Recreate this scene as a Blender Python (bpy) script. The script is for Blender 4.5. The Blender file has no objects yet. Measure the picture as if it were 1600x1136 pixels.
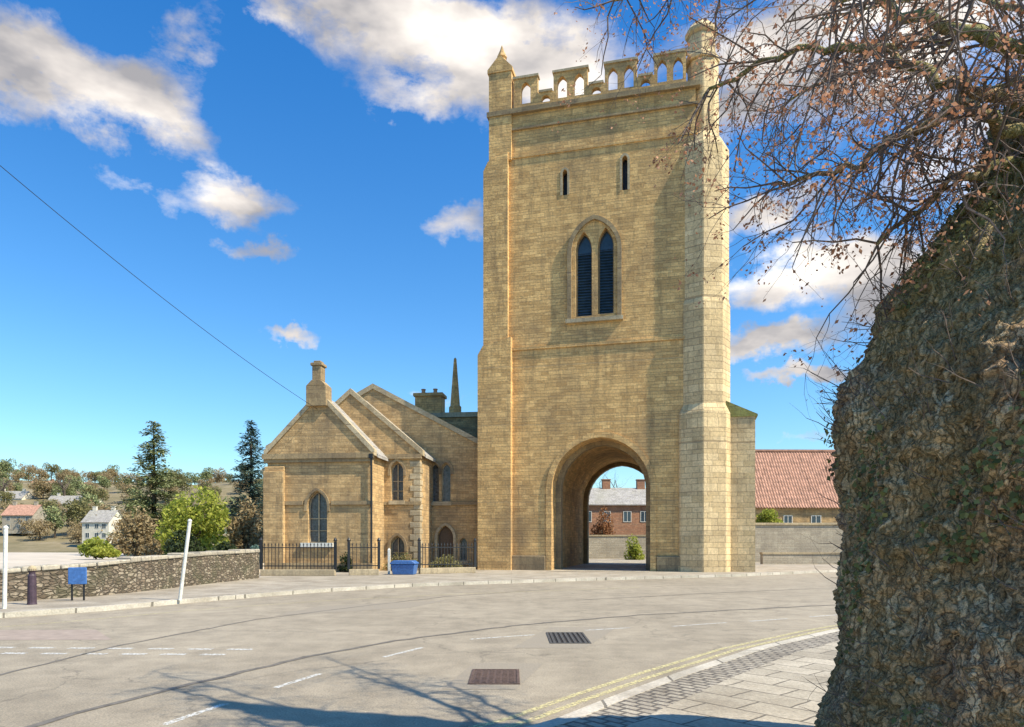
import bpy, bmesh, math, random
from mathutils import Vector, Matrix, noise
R = math.radians
S = bpy.context.scene
COL = S.collection
F, HY, EYE = 1100.0, 848.0, 1.6            # focal length (px of a 1600 px wide picture), horizon row, eye height

# ------------------------------------------------------------------ camera
cam = bpy.data.cameras.new('camera'); co = bpy.data.objects.new('camera', cam); COL.objects.link(co)
co.location = (0, 0, EYE); co.rotation_euler = (R(90), 0, 0)
cam.sensor_width = 36; cam.lens = 36 * F / 1600; cam.shift_y = (HY - 568) / 1600
cam.clip_start = 0.05; cam.clip_end = 4000
S.camera = co
# ------------------------------------------------------------------ view
S.view_settings.view_transform = 'Standard'; S.view_settings.look = 'None'
S.view_settings.exposure = 0.72; S.view_settings.gamma = 1
# ------------------------------------------------------------------ sun and sky
SAZ = Vector((0.921, -0.389)); SEL = R(49)
sun = bpy.data.lights.new('sun', 'SUN'); sun.energy = 4.7; sun.angle = R(0.5); sun.color = (1.0, 0.90, 0.72)
so = bpy.data.objects.new('sun', sun); COL.objects.link(so)
sd = Vector((SAZ.x * math.cos(SEL), SAZ.y * math.cos(SEL), math.sin(SEL)))
so.rotation_euler = sd.to_track_quat('Z', 'Y').to_euler()
so.location = (30, -20, 40)
W = bpy.data.worlds.new("World"); S.world = W; W.use_nodes = True
nt = W.node_tree; N = nt.nodes; L = nt.links
def nn(tree, t, **k):
    n = tree.nodes.new(t)
    for a, b in k.items(): setattr(n, a, b)
    return n
def mth(tree, op, a, b=None, c=None, clamp=False):
    n = tree.nodes.new('ShaderNodeMath'); n.operation = op; n.use_clamp = clamp
    for i, v in enumerate((a, b, c)):
        if v is None: continue
        if isinstance(v, (int, float)): n.inputs[i].default_value = v
        else: tree.links.new(v, n.inputs[i])
    return n.outputs[0]
def mixc(tree, f, a, b, typ='MIX'):
    n = tree.nodes.new('ShaderNodeMixRGB'); n.blend_type = typ
    for i, v in enumerate((f, a, b)):
        if isinstance(v, (int, float)): n.inputs[i].default_value = v
        elif isinstance(v, tuple): n.inputs[i].default_value = v if len(v) == 4 else v + (1,)
        else: tree.links.new(v, n.inputs[i])
    return n.outputs[0]
def ramp(tree, fac, stops, interp='LINEAR'):
    n = tree.nodes.new('ShaderNodeValToRGB'); n.color_ramp.interpolation = interp
    el = n.color_ramp.elements
    while len(el) < len(stops): el.new(0.5)
    for e, (p, c) in zip(el, stops):
        e.position = p; e.color = c if len(c) == 4 else tuple(c) + (1,)
    tree.links.new(fac, n.inputs[0]); return n.outputs[0]
sky = nn(nt, 'ShaderNodeTexSky', sky_type='NISHITA', sun_disc=False)
sky.sun_elevation = SEL; sky.sun_rotation = math.atan2(SAZ.x, SAZ.y); sky.air_density = 1.0; sky.dust_density = 0.6; sky.ozone_density = 2.5
tc = nn(nt, 'ShaderNodeTexCoord')
sep = nn(nt, 'ShaderNodeSeparateXYZ'); L.new(tc.outputs['Generated'], sep.inputs[0])
az = mth(nt, 'ARCTAN2', sep.outputs[0], sep.outputs[1]); el_ = mth(nt, 'ARCSINE', sep.outputs[2])
comb = nn(nt, 'ShaderNodeCombineXYZ'); L.new(az, comb.inputs[0]); L.new(el_, comb.inputs[1])
# gently warped azimuth/elevation so the cloud edges billow
nz = nn(nt, 'ShaderNodeTexNoise'); nz.inputs['Scale'].default_value = 9; nz.inputs['Detail'].default_value = 7; nz.inputs['Roughness'].default_value = 0.6
L.new(tc.outputs['Generated'], nz.inputs['Vector'])
vs = nn(nt, 'ShaderNodeVectorMath', operation='SUBTRACT'); L.new(nz.outputs['Color'], vs.inputs[0]); vs.inputs[1].default_value = (.5, .5, .5)
vm = nn(nt, 'ShaderNodeVectorMath', operation='SCALE'); L.new(vs.outputs[0], vm.inputs[0]); vm.inputs['Scale'].default_value = 0.13
va = nn(nt, 'ShaderNodeVectorMath', operation='ADD'); L.new(comb.outputs[0], va.inputs[0]); L.new(vm.outputs[0], va.inputs[1])
CLOUDS = [(40, 95, 100, 45, 1), (150, 165, 110, 40, 1), (265, 212, 60, 22, .8), (250, 130, 60, 42, .75), (300, 45, 40, 35, .6), (430, 10, 70, 24, .7),
          (570, 15, 120, 45, 1), (700, 85, 130, 60, 1), (820, 95, 110, 80, 1.1), (650, 165, 70, 30, .6), (365, 295, 55, 26, 1), (395, 374, 45, 15, 1), (220, 300, 60, 20, .45),
          (715, 345, 50, 25, .7), (450, 514, 32, 10, .75), (700, 620, 45, 10, .3),
          (1210, 50, 110, 60, 1), (1420, 50, 240, 100, 1), (1150, 170, 50, 36, .9), (1215, 335, 80, 24, 1.2), (1250, 430, 105, 28, 1.4), (1400, 445, 90, 50, .95),
          (1210, 530, 62, 17, 1.7), (1245, 579, 48, 9, 1.6), (1520, 250, 120, 40, .5),
          (-200, 60, 160, 60, 1), (-350, 330, 200, 50, .8), (1900, 250, 260, 90, 1), (2300, 500, 300, 60, .8), (1240, 690, 120, 10, .3)]
acc = None
for cx, cy, rx, ry, am in CLOUDS:
    d = Vector(((cx - 800) / F, 1, (HY - cy) / F)); h = math.hypot(d.x, 1)
    a0 = math.atan2(d.x, 1); e0 = math.atan2(d.z, h)
    ra = rx / F * math.cos(a0) ** 2; re = ry / F * math.cos(e0) ** 2
    s1 = nn(nt, 'ShaderNodeVectorMath', operation='SUBTRACT'); L.new(va.outputs[0], s1.inputs[0]); s1.inputs[1].default_value = (a0, e0, 0)
    s2 = nn(nt, 'ShaderNodeVectorMath', operation='MULTIPLY'); L.new(s1.outputs[0], s2.inputs[0]); s2.inputs[1].default_value = (1 / ra, 1 / re, 0)
    s3 = nn(nt, 'ShaderNodeVectorMath', operation='DOT_PRODUCT'); L.new(s2.outputs[0], s3.inputs[0]); L.new(s2.outputs[0], s3.inputs[1])
    g = mth(nt, 'MULTIPLY', mth(nt, 'EXPONENT', mth(nt, 'MULTIPLY', s3.outputs['Value'], -0.8)), am)
    acc = g if acc is None else mth(nt, 'ADD', acc, g)
n2 = nn(nt, 'ShaderNodeTexNoise'); n2.inputs['Scale'].default_value = 11; n2.inputs['Detail'].default_value = 9; n2.inputs['Roughness'].default_value = 0.62
mp = nn(nt, 'ShaderNodeMapping'); mp.inputs['Scale'].default_value = (1, 1, 2.2); L.new(tc.outputs['Generated'], mp.inputs[0]); L.new(mp.outputs[0], n2.inputs['Vector'])
dens = mth(nt, 'MULTIPLY', acc, mth(nt, 'MULTIPLY_ADD', n2.outputs['Fac'], 3.6, -0.90))
den = ramp(nt, dens, [(0.16, (0, 0, 0)), (0.42, (.55, .55, .55)), (0.85, (1, 1, 1))])
n3 = nn(nt, 'ShaderNodeTexNoise'); n3.inputs['Scale'].default_value = 6; n3.inputs['Detail'].default_value = 5
L.new(mp.outputs[0], n3.inputs['Vector'])
ccol = ramp(nt, n3.outputs['Fac'], [(0.40, (2.8, 2.75, 2.9)), (0.52, (5.6, 5.2, 4.9)), (0.64, (8.6, 8.1, 7.4))])
hs = nn(nt, 'ShaderNodeHueSaturation'); L.new(sky.outputs[0], hs.inputs['Color']); hs.inputs['Saturation'].default_value = 1.22; hs.inputs['Value'].default_value = 1.0
hgrad = ramp(nt, el_, [(0.0, (1.15, 1.3, 1.25)), (0.22, (0.98, 1.30, 1.42)), (0.75, (0.30, 1.08, 1.5))])
skyc = mixc(nt, 1.0, hs.outputs[0], hgrad, 'MULTIPLY')
fin = mixc(nt, den, skyc, ccol)
bg = N['Background']; L.new(fin, bg.inputs[0]); bg.inputs[1].default_value = 0.095

# ------------------------------------------------------------------ helpers
def X(px, Y): return (px - 800) * Y / F
def Z(py, Y): return EYE + (HY - py) * Y / F
def G(px, py, z=0.0):
    Y = (EYE - z) * F / (py - HY); return Vector((X(px, Y), Y, z))
def auto_uv(me):
    uv = me.uv_layers.new(name='UVMap') if not me.uv_layers else me.uv_layers[0]
    for p in me.polygons:
        n = p.normal
        if abs(n.z) > 0.85:
            for li in p.loop_indices:
                c = me.vertices[me.loops[li].vertex_index].co; uv.data[li].uv = (c.x, c.y)
        else:
            t = Vector((-n.y, n.x, 0)).normalized(); s = n.cross(t)
            if s.z < 0: s = -s
            for li in p.loop_indices:
                c = me.vertices[me.loops[li].vertex_index].co
                uv.data[li].uv = (c.dot(t), c.z if abs(n.z) < .3 else c.dot(s))
def meta(o, label=None, cat=None, group=None, kind=None):
    if label: o['label'] = label
    if cat: o['category'] = cat
    if group: o['group'] = group
    if kind: o['kind'] = kind
    return o
def empty(name, loc, rz=0, label=None, cat=None, group=None):
    o = bpy.data.objects.new(name, None); COL.objects.link(o); o.location = loc; o.rotation_euler = (0, 0, rz); o.empty_display_size = .3
    return meta(o, label, cat, group)
def link_mesh(name, me, mat, parent=None, smooth=False):
    auto_uv(me)
    o = bpy.data.objects.new(name, me); COL.objects.link(o)
    for m in (mat if isinstance(mat, (list, tuple)) else [mat]): me.materials.append(m)
    if parent: o.parent = parent
    if smooth:
        for p in me.polygons: p.use_smooth = True
    return o
class MB:
    def __init__(s): s.v = []; s.f = []; s.mi = []
    def add(s, vs, fs, m=0):
        b = len(s.v); s.v += [tuple(v) for v in vs]; s.f += [tuple(b + i for i in f) for f in fs]; s.mi += [m] * len(fs); return s
    def box(s, x0, x1, y0, y1, z0, z1, m=0):
        return s.add([(x0, y0, z0), (x1, y0, z0), (x1, y1, z0), (x0, y1, z0), (x0, y0, z1), (x1, y0, z1), (x1, y1, z1), (x0, y1, z1)],
                     [(0, 3, 2, 1), (4, 5, 6, 7), (0, 1, 5, 4), (1, 2, 6, 5), (2, 3, 7, 6), (3, 0, 4, 7)], m)
    def prism(s, pts, y0, y1, m=0):          # polygon in x-z (counter-clockwise seen from -y), extruded along y
        n = len(pts); vs = [(p[0], y0, p[1]) for p in pts] + [(p[0], y1, p[1]) for p in pts]
        return s.add(vs, [tuple(range(n)), tuple(range(2 * n - 1, n - 1, -1))] + [((i + 1) % n, i, n + i, n + (i + 1) % n) for i in range(n)], m)
    def plan(s, pts, z0, z1, m=0):           # polygon in x-y (counter-clockwise from above), extruded up
        n = len(pts); vs = [(p[0], p[1], z0) for p in pts] + [(p[0], p[1], z1) for p in pts]
        return s.add(vs, [tuple(range(n - 1, -1, -1)), tuple(range(n, 2 * n))] + [(i, (i + 1) % n, n + (i + 1) % n, n + i) for i in range(n)], m)
    def lathe(s, cx, cy, prof, n=12, m=0, rot=0.0, cap=True):
        b = len(s.v); k = len(prof)
        for r, z in prof:
            for i in range(n):
                a = rot + 2 * math.pi * i / n; s.v.append((cx + r * math.cos(a), cy + r * math.sin(a), z))
        for j in range(k - 1):
            for i in range(n):
                s.f.append((b + j * n + i, b + j * n + (i + 1) % n, b + (j + 1) * n + (i + 1) % n, b + (j + 1) * n + i)); s.mi.append(m)
        if cap:
            s.f.append(tuple(b + (k - 1) * n + i for i in range(n))); s.mi.append(m)
            s.f.append(tuple(b + i for i in range(n - 1, -1, -1))); s.mi.append(m)
        return s
    def tube(s, pts, rad, n=6, m=0):
        pts = [Vector(p) for p in pts]; b = len(s.v); k = len(pts)
        rads = rad if isinstance(rad, (list, tuple)) else [rad] * k
        ref = Vector((0, 0, 1))
        d0 = (pts[-1] - pts[0])
        if d0.length > 0 and abs(d0.normalized().z) > .9: ref = Vector((1, 0, 0))
        for j in range(k):
            d = (pts[min(j + 1, k - 1)] - pts[max(j - 1, 0)]).normalized()
            a = d.cross(ref)
            if a.length < 1e-4: a = d.cross(Vector((0, 1, .1)))
            a.normalize(); c = d.cross(a)
            for i in range(n):
                t = 2 * math.pi * i / n; s.v.append(tuple(pts[j] + (a * math.cos(t) + c * math.sin(t)) * rads[j]))
        for j in range(k - 1):
            for i in range(n):
                s.f.append((b + j * n + i, b + j * n + (i + 1) % n, b + (j + 1) * n + (i + 1) % n, b + (j + 1) * n + i)); s.mi.append(m)
        s.f.append(tuple(b + i for i in range(n - 1, -1, -1))); s.mi.append(m)
        s.f.append(tuple(b + (k - 1) * n + i for i in range(n))); s.mi.append(m)
        return s
    def mesh(s, name):
        me = bpy.data.meshes.new(name); me.from_pydata(s.v, [], s.f); me.polygons.foreach_set('material_index', s.mi); me.update(); return me
    def build(s, name, mat, parent=None, smooth=False, bevel=0, recalc=True):
        me = s.mesh(name)
        if recalc:
            bm = bmesh.new(); bm.from_mesh(me); bmesh.ops.recalc_face_normals(bm, faces=bm.faces); bm.to_mesh(me); bm.free()
        o = link_mesh(name, me, mat, parent, smooth)
        if bevel:
            md = o.modifiers.new('bevel', 'BEVEL'); md.width = bevel; md.segments = 1; md.limit_method = 'ANGLE'; md.angle_limit = R(40)
        return o
def cut(mb, cutters, name):
    def tmp(m):
        me = m.mesh('tmp'); bm = bmesh.new(); bm.from_mesh(me); bmesh.ops.recalc_face_normals(bm, faces=bm.faces); bm.to_mesh(me); bm.free()
        o = bpy.data.objects.new('tmp', me); COL.objects.link(o); return o
    a = tmp(mb); cs = [tmp(c) for c in cutters]
    for c in cs:
        md = a.modifiers.new('b', 'BOOLEAN'); md.operation = 'DIFFERENCE'; md.solver = 'EXACT'; md.object = c
    dg = bpy.context.evaluated_depsgraph_get(); dg.update()
    me = bpy.data.meshes.new_from_object(a.evaluated_get(dg)); me.name = name
    for o in [a] + cs: bpy.data.objects.remove(o)
    return me
def arch(x0, x1, z0, zs, zt, n=9):           # pointed (or round) arch outline, counter-clockwise from lower left seen from -y
    c = (x0 + x1) / 2; w = (x1 - x0) / 2; h = zt - zs
    right = []
    r = (w * w + h * h) / (2 * w) if h > w * 1.01 else None
    for i in range(n + 1):
        if r:
            a0 = 0; a1 = math.atan2(h, r - w)
            if r - w <= 0: a1 = math.pi / 2
            a = a0 + (a1 - a0) * i / n; right.append((x1 - r + r * math.cos(a), zs + r * math.sin(a)))
        else:
            a = math.pi / 2 * i / n; right.append((c + w * math.cos(a), zs + h * math.sin(a)))
    left = [(2 * c - x, z) for x, z in reversed(right[:-1])]
    return [(x0, z0), (x1, z0)] + right + left
class Frame:
    def __init__(s, X0, Y0, ang): s.X0, s.Y0, s.a = X0, Y0, R(ang); s.c, s.s = math.cos(s.a), math.sin(s.a)
    def t(s, px, w=0):
        k = (px - 800) / F; return (k * (s.Y0 + s.c * w) - s.X0 + s.s * w) / (s.c - k * s.s)
    def z(s, px, py, w=0): return EYE + (HY - py) * (s.Y0 + s.s * s.t(px, w) + s.c * w) / F
    def pt(s, px, py, w=0): return (s.t(px, w), s.z(px, py, w))

# ------------------------------------------------------------------ materials
def mat(name):
    m = bpy.data.materials.new(name); m.use_nodes = True; t = m.node_tree; b = t.nodes['Principled BSDF']; return m, t, b
def noise_n(t, vec, scale, detail=5, rough=.6):
    n = t.nodes.new('ShaderNodeTexNoise'); n.inputs['Scale'].default_value = scale; n.inputs['Detail'].default_value = detail; n.inputs['Roughness'].default_value = rough
    if vec is not None: t.links.new(vec, n.inputs['Vector'])
    return n.outputs['Fac']
def coords(t, kind='Object'):
    return t.nodes.new('ShaderNodeTexCoord').outputs[kind]
def bump(t, b, h, strength=.5, dist=.02, prev=None):
    n = t.nodes.new('ShaderNodeBump'); n.inputs['Strength'].default_value = strength; n.inputs['Distance'].default_value = dist
    t.links.new(h, n.inputs['Height'])
    if prev is not None: t.links.new(prev, n.inputs['Normal'])
    t.links.new(n.outputs[0], b.inputs['Normal']); return n.outputs[0]
def stone(name, c1, c2, mortar, bw=.5, bh=.2, msize=.012, stain=(.10, .085, .06), stain_amt=.45, bstr=.6, mort_smooth=.3, lich=None, warp=.05):
    m, t, b = mat(name); uv = coords(t, 'UV'); oc = coords(t)
    w = t.nodes.new('ShaderNodeTexNoise'); w.inputs['Scale'].default_value = 1.6; w.inputs['Detail'].default_value = 3; t.links.new(uv, w.inputs['Vector'])
    ws = t.nodes.new('ShaderNodeVectorMath'); ws.operation = 'SUBTRACT'; t.links.new(w.outputs['Color'], ws.inputs[0]); ws.inputs[1].default_value = (.5, .5, .5)
    wm = t.nodes.new('ShaderNodeVectorMath'); wm.operation = 'MULTIPLY_ADD'; t.links.new(ws.outputs[0], wm.inputs[0]); wm.inputs[1].default_value = (warp * 2, warp, 0); t.links.new(uv, wm.inputs[2])
    sv = t.nodes.new('ShaderNodeSeparateXYZ'); t.links.new(wm.outputs[0], sv.inputs[0])
    n1 = t.nodes.new('ShaderNodeTexNoise'); n1.noise_dimensions = '1D'; n1.inputs['Scale'].default_value = .55 / bh; n1.inputs['Detail'].default_value = 1; t.links.new(sv.outputs[1], n1.inputs['W'])
    cv = t.nodes.new('ShaderNodeCombineXYZ'); t.links.new(sv.outputs[0], cv.inputs[0]); t.links.new(mth(t, 'MULTIPLY_ADD', n1.outputs['Fac'], bh * 1.3, sv.outputs[1]), cv.inputs[1]); wm = cv
    br = t.nodes.new('ShaderNodeTexBrick'); t.links.new(wm.outputs[0], br.inputs['Vector'])
    br.inputs['Scale'].default_value = 1; br.inputs['Brick Width'].default_value = bw; br.inputs['Row Height'].default_value = bh
    br.inputs['Mortar Size'].default_value = msize; br.inputs['Mortar Smooth'].default_value = mort_smooth
    br.inputs['Color1'].default_value = c1 + (1,); br.inputs['Color2'].default_value = c2 + (1,); br.inputs['Mortar'].default_value = mortar + (1,)
    br.squash = 1.4; br.squash_frequency = 3; br.offset_frequency = 2
    # a second, coarser layer of odd stones
    br2 = t.nodes.new('ShaderNodeTexBrick'); t.links.new(wm.outputs[0], br2.inputs['Vector'])
    br2.inputs['Brick Width'].default_value = bw * 1.7; br2.inputs['Row Height'].default_value = bh * 2; br2.inputs['Mortar Size'].default_value = 0; br2.inputs['Scale'].default_value = 1
    br2.inputs['Color1'].default_value = (.78, .75, .72, 1); br2.inputs['Color2'].default_value = (1.18, 1.15, 1.10, 1)
    c = mixc(t, .7, br.outputs['Color'], br2.outputs['Color'], 'MULTIPLY')
    fine = noise_n(t, oc, 9, 8, .7)
    c = mixc(t, 1.0, c, ramp(t, fine, [(.3, (.68, .68, .7)), (.7, (1.28, 1.26, 1.2))]), 'MULTIPLY')
    big = noise_n(t, oc, .28, 6, .62)
    c = mixc(t, ramp(t, big, [(.48, (0, 0, 0)), (.68, (stain_amt,) * 3)]), c, stain)
    sm = t.nodes.new('ShaderNodeMapping'); sm.inputs['Scale'].default_value = (1, 1, .13); t.links.new(oc, sm.inputs[0])
    stf = noise_n(t, sm.outputs[0], 2.4, 7, .7)
    c = mixc(t, ramp(t, stf, [(.5, (0, 0, 0)), (.72, (stain_amt * .9,) * 3)]), c, tuple(x * .75 for x in stain))
    sp2 = noise_n(t, oc, 30, 6, .8)
    c = mixc(t, ramp(t, sp2, [(.60, (0, 0, 0)), (.70, (.55, .55, .55))]), c, tuple(x * .6 for x in stain))
    if lich:
        lf = noise_n(t, oc, 2.2, 8, .75)
        c = mixc(t, ramp(t, lf, [(.58, (0, 0, 0)), (.68, (.8, .8, .8))]), c, lich)
    t.links.new(c, b.inputs['Base Color']); b.inputs['Roughness'].default_value = .92
    h = mth(t, 'ADD', mth(t, 'MULTIPLY', br.outputs['Fac'], -1.0), mth(t, 'MULTIPLY', fine, .9))
    bump(t, b, h, bstr, .03)
    return m
def plain(name, c, rough=.8, metal=0, var=.25, scale=6, bstr=.15, spec=None):
    m, t, b = mat(name); oc = coords(t); f = noise_n(t, oc, scale, 6, .65)
    lo = tuple(x * (1 - var) for x in c); hi = tuple(min(1, x * (1 + var)) for x in c)
    t.links.new(ramp(t, f, [(.3, lo), (.7, hi)]), b.inputs['Base Color']); b.inputs['Roughness'].default_value = rough; b.inputs['Metallic'].default_value = metal
    if bstr: bump(t, b, f, bstr, .02)
    return m
def foliage_mat(name, cols, trans=.25):
    m, t, b = mat(name); oc = coords(t); g = t.nodes.new('ShaderNodeNewGeometry')
    f = mth(t, 'ADD', mth(t, 'MULTIPLY', g.outputs['Random Per Island'], .55), mth(t, 'MULTIPLY', noise_n(t, oc, .9, 3), .5))
    k = len(cols); t.links.new(ramp(t, f, [(.15 + .7 * i / (k - 1), c) for i, c in enumerate(cols)]), b.inputs['Base Color'])
    b.inputs['Roughness'].default_value = .7; b.inputs['Specular IOR Level'].default_value = .25
    tr = t.nodes.new('ShaderNodeBsdfTranslucent'); t.links.new(ramp(t, f, [(.15 + .7 * i / (k - 1), c) for i, c in enumerate(cols)]), tr.inputs[0])
    mx = t.nodes.new('ShaderNodeMixShader'); mx.inputs[0].default_value = trans
    t.links.new(b.outputs[0], mx.inputs[1]); t.links.new(tr.outputs[0], mx.inputs[2]); t.links.new(mx.outputs[0], t.nodes['Material Output'].inputs[0])
    return m
M = {}
M['tower'] = stone('tower_stone', (.80, .52, .215), (.56, .345, .135), (.56, .38, .18), .42, .17, .009, (.25, .17, .09), .7, .9)
M['turret'] = stone('turret_quoin_stone', (.76, .59, .34), (.60, .45, .24), (.44, .33, .19), .6, .3, .016, (.22, .17, .10), .4, .7, warp=.02)
M['chapel'] = stone('chapel_stone', (.62, .42, .20), (.42, .275, .125), (.43, .30, .15), .36, .15, .012, (.14, .115, .08), .6, .7)
M['ashlar'] = stone('dressed_ashlar', (.50, .42, .28), (.42, .34, .21), (.28, .22, .14), .9, .34, .01, (.18, .15, .11), .5, .35, warp=.0)
M['dark_ashlar'] = stone('weathered_ashlar', (.38, .285, .155), (.28, .205, .115), (.2, .15, .1), .9, .34, .01, (.09, .07, .05), .6, .4, warp=.0)
M['rubble'] = stone('wall_rubble', (.22, .175, .125), (.14, .11, .08), (.075, .06, .045), .28, .13, .022, (.07, .07, .05), .6, 1.0, lich=(.30, .29, .25), warp=.12)
def rubble(name, stops, mort, sc=(3.4, 7.5, 1)):
    m, t, b = mat(name); uv = coords(t, 'UV'); oc = coords(t); mp_ = t.nodes.new('ShaderNodeMapping'); mp_.inputs['Scale'].default_value = sc; t.links.new(uv, mp_.inputs[0])
    v = t.nodes.new('ShaderNodeTexVoronoi'); v.inputs['Scale'].default_value = 1; v.inputs['Randomness'].default_value = .8; v.distance = 'MINKOWSKI'; v.inputs['Exponent'].default_value = 3.5; t.links.new(mp_.outputs[0], v.inputs['Vector'])
    e = t.nodes.new('ShaderNodeTexVoronoi'); e.feature = 'DISTANCE_TO_EDGE'; e.inputs['Randomness'].default_value = .8; e.inputs['Scale'].default_value = 1; t.links.new(mp_.outputs[0], e.inputs['Vector'])
    sp = t.nodes.new('ShaderNodeSeparateXYZ'); t.links.new(v.outputs['Color'], sp.inputs[0])
    c = ramp(t, sp.outputs[0], stops); f = noise_n(t, oc, 14, 8, .75); g = noise_n(t, oc, 1.1, 7, .7)
    c = mixc(t, 1, c, ramp(t, f, [(.3, (.55, .55, .56)), (.7, (1.45, 1.42, 1.35))]), 'MULTIPLY')
    ed = ramp(t, e.outputs['Distance'], [(.03, (0, 0, 0)), (.13, (1, 1, 1))]); c = mixc(t, ed, mort, c)
    c = mixc(t, ramp(t, g, [(.5, (0, 0, 0)), (.66, (.65, .65, .65))]), c, (.10, .10, .05))
    t.links.new(c, b.inputs['Base Color']); b.inputs['Roughness'].default_value = .95
    bump(t, b, mth(t, 'ADD', ed, mth(t, 'MULTIPLY', f, .8)), .9, .05); return m
M['rubble'] = rubble('wall_rubble', [(.1, (.12, .09, .06)), (.5, (.22, .17, .12)), (.9, (.36, .30, .22))], (.10, .08, .055), (5, 12, 1))
M['pale_wall'] = stone('pale_limestone', (.44, .40, .32), (.38, .34, .27), (.30, .27, .21), .5, .16, .012, (.25, .22, .17), .4, .5)
M['slate'] = stone('roof_slate', (.40, .385, .37), (.31, .30, .29), (.16, .15, .15), .3, .22, .012, (.30, .28, .20), .5, .5, lich=(.36, .34, .22), warp=.01)
M['moss_slate'] = stone('mossy_slate', (.24, .24, .09), (.17, .18, .06), (.1, .1, .05), .3, .22, .01, (.28, .27, .06), .6, .6, warp=.01)
M['brick'] = stone('orange_brick', (.42, .20, .10), (.34, .15, .08), (.36, .28, .2), .23, .075, .01, (.2, .12, .08), .4, .4)
M['pantile'] = plain('clay_pantile', (.40, .22, .15), .85, 0, .4, 2.5, .3)
M['tarseam'] = plain('tar_seam', (.14, .122, .098), .8, 0, .4, 9, .3)
M['yellow'] = None
M['glass'] = plain('dark_window_glass', (.035, .06, .085), .12, 0, .3, 2, .02)
M['glass_pale'] = plain('leaded_glass', (.075, .085, .09), .12, 0, .6, 9, .35)
M['black'] = plain('black_iron', (.02, .022, .025), .5, .3, .3, 20, .1)
M['white'] = plain('white_paint', (.66, .64, .56), .6, 0, .25, 14, .15)
M['cream'] = plain('cream_render', (.66, .60, .48), .85, 0, .15, 1.2, .1)
M['wood'] = plain('dark_door_wood', (.09, .055, .03), .6, 0, .4, 12, .2)
M['blue'] = plain('blue_plastic', (.05, .14, .36), .5, 0, .35, 14, .1)
M['plum'] = plain('plum_painted_wood', (.055, .032, .045), .6, 0, .35, 10, .1)
M['iron'] = plain('rusty_cast_iron', (.13, .085, .065), .65, .3, .5, 30, .5)
M['grateiron'] = plain('grey_cast_iron', (.10, .095, .088), .6, .4, .4, 30, .4)
M['bark'] = plain('tree_bark', (.075, .055, .035), .95, 0, .5, 12, .6)
M['clay'] = plain('clay_pot', (.50, .27, .16), .8)
def road_mat():
    m, t, b = mat('worn_asphalt'); oc = coords(t)
    f1 = noise_n(t, oc, .22, 6, .6); f2 = noise_n(t, oc, 48, 6, .85); f3 = noise_n(t, oc, 1.7, 8, .7)
    c = ramp(t, f1, [(.3, (.25, .212, .155)), (.55, (.31, .265, .197)), (.75, (.355, .303, .225))])
    c = mixc(t, 1, c, ramp(t, f2, [(.32, (.40, .40, .41)), (.5, (1, 1, 1)), (.68, (1.65, 1.62, 1.55))]), 'MULTIPLY')
    c = mixc(t, 1, c, ramp(t, f3, [(.3, (.72, .71, .69)), (.6, (1.08, 1.07, 1.05))]), 'MULTIPLY')
    v = t.nodes.new('ShaderNodeTexVoronoi'); v.feature = 'DISTANCE_TO_EDGE'; v.inputs['Scale'].default_value = .28
    wn = t.nodes.new('ShaderNodeTexNoise'); wn.inputs['Scale'].default_value = 1.6; wn.inputs['Detail'].default_value = 8; t.links.new(oc, wn.inputs['Vector'])
    ad = t.nodes.new('ShaderNodeVectorMath'); ad.operation = 'ADD'; t.links.new(oc, ad.inputs[0]); t.links.new(wn.outputs['Color'], ad.inputs[1]); t.links.new(ad.outputs[0], v.inputs['Vector'])
    ck = ramp(t, v.outputs['Distance'], [(.0, (.45, .45, .45)), (.008, (1, 1, 1))])
    c = mixc(t, .55, c, ck, 'MULTIPLY')
    t.links.new(c, b.inputs['Base Color']); b.inputs['Roughness'].default_value = .85
    bump(t, b, mth(t, 'ADD', f2, f3), .35, .012); return m
M['road'] = road_mat()
def slab_mat(name, c1, c2, mort, bw, bh, ms=.012, rot=0.0, b_=.4):
    m, t, b = mat(name); oc = coords(t); mp_ = t.nodes.new('ShaderNodeMapping'); mp_.inputs['Rotation'].default_value = (0, 0, rot); t.links.new(oc, mp_.inputs[0])
    w = t.nodes.new('ShaderNodeTexNoise'); w.inputs['Scale'].default_value = 3; t.links.new(mp_.outputs[0], w.inputs['Vector'])
    wm = t.nodes.new('ShaderNodeVectorMath'); wm.operation = 'MULTIPLY_ADD'; t.links.new(w.outputs['Color'], wm.inputs[0]); wm.inputs[1].default_value = (.05, .05, 0); t.links.new(mp_.outputs[0], wm.inputs[2])
    br = t.nodes.new('ShaderNodeTexBrick'); t.links.new(wm.outputs[0], br.inputs['Vector']); br.inputs['Scale'].default_value = 1
    br.inputs['Brick Width'].default_value = bw; br.inputs['Row Height'].default_value = bh; br.inputs['Mortar Size'].default_value = ms; br.inputs['Mortar Smooth'].default_value = .4
    br.inputs['Color1'].default_value = c1 + (1,); br.inputs['Color2'].default_value = c2 + (1,); br.inputs['Mortar'].default_value = mort + (1,)
    f = noise_n(t, oc, 25, 6, .7); g = noise_n(t, oc, .9, 6, .65)
    c = mixc(t, 1, br.outputs['Color'], ramp(t, f, [(.3, (.7, .7, .7)), (.7, (1.25, 1.25, 1.22))]), 'MULTIPLY')
    c = mixc(t, 1, c, ramp(t, g, [(.35, (.72, .70, .66)), (.62, (1.1, 1.1, 1.08))]), 'MULTIPLY')
    t.links.new(c, b.inputs['Base Color']); b.inputs['Roughness'].default_value = .85
    bump(t, b, mth(t, 'ADD', mth(t, 'MULTIPLY', br.outputs['Fac'], -1), f), b_, .02); return m
M['flags'] = slab_mat('paving_flags', (.44, .385, .305), (.34, .295, .23), (.13, .11, .085), .62, .42, .014, R(48))
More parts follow.
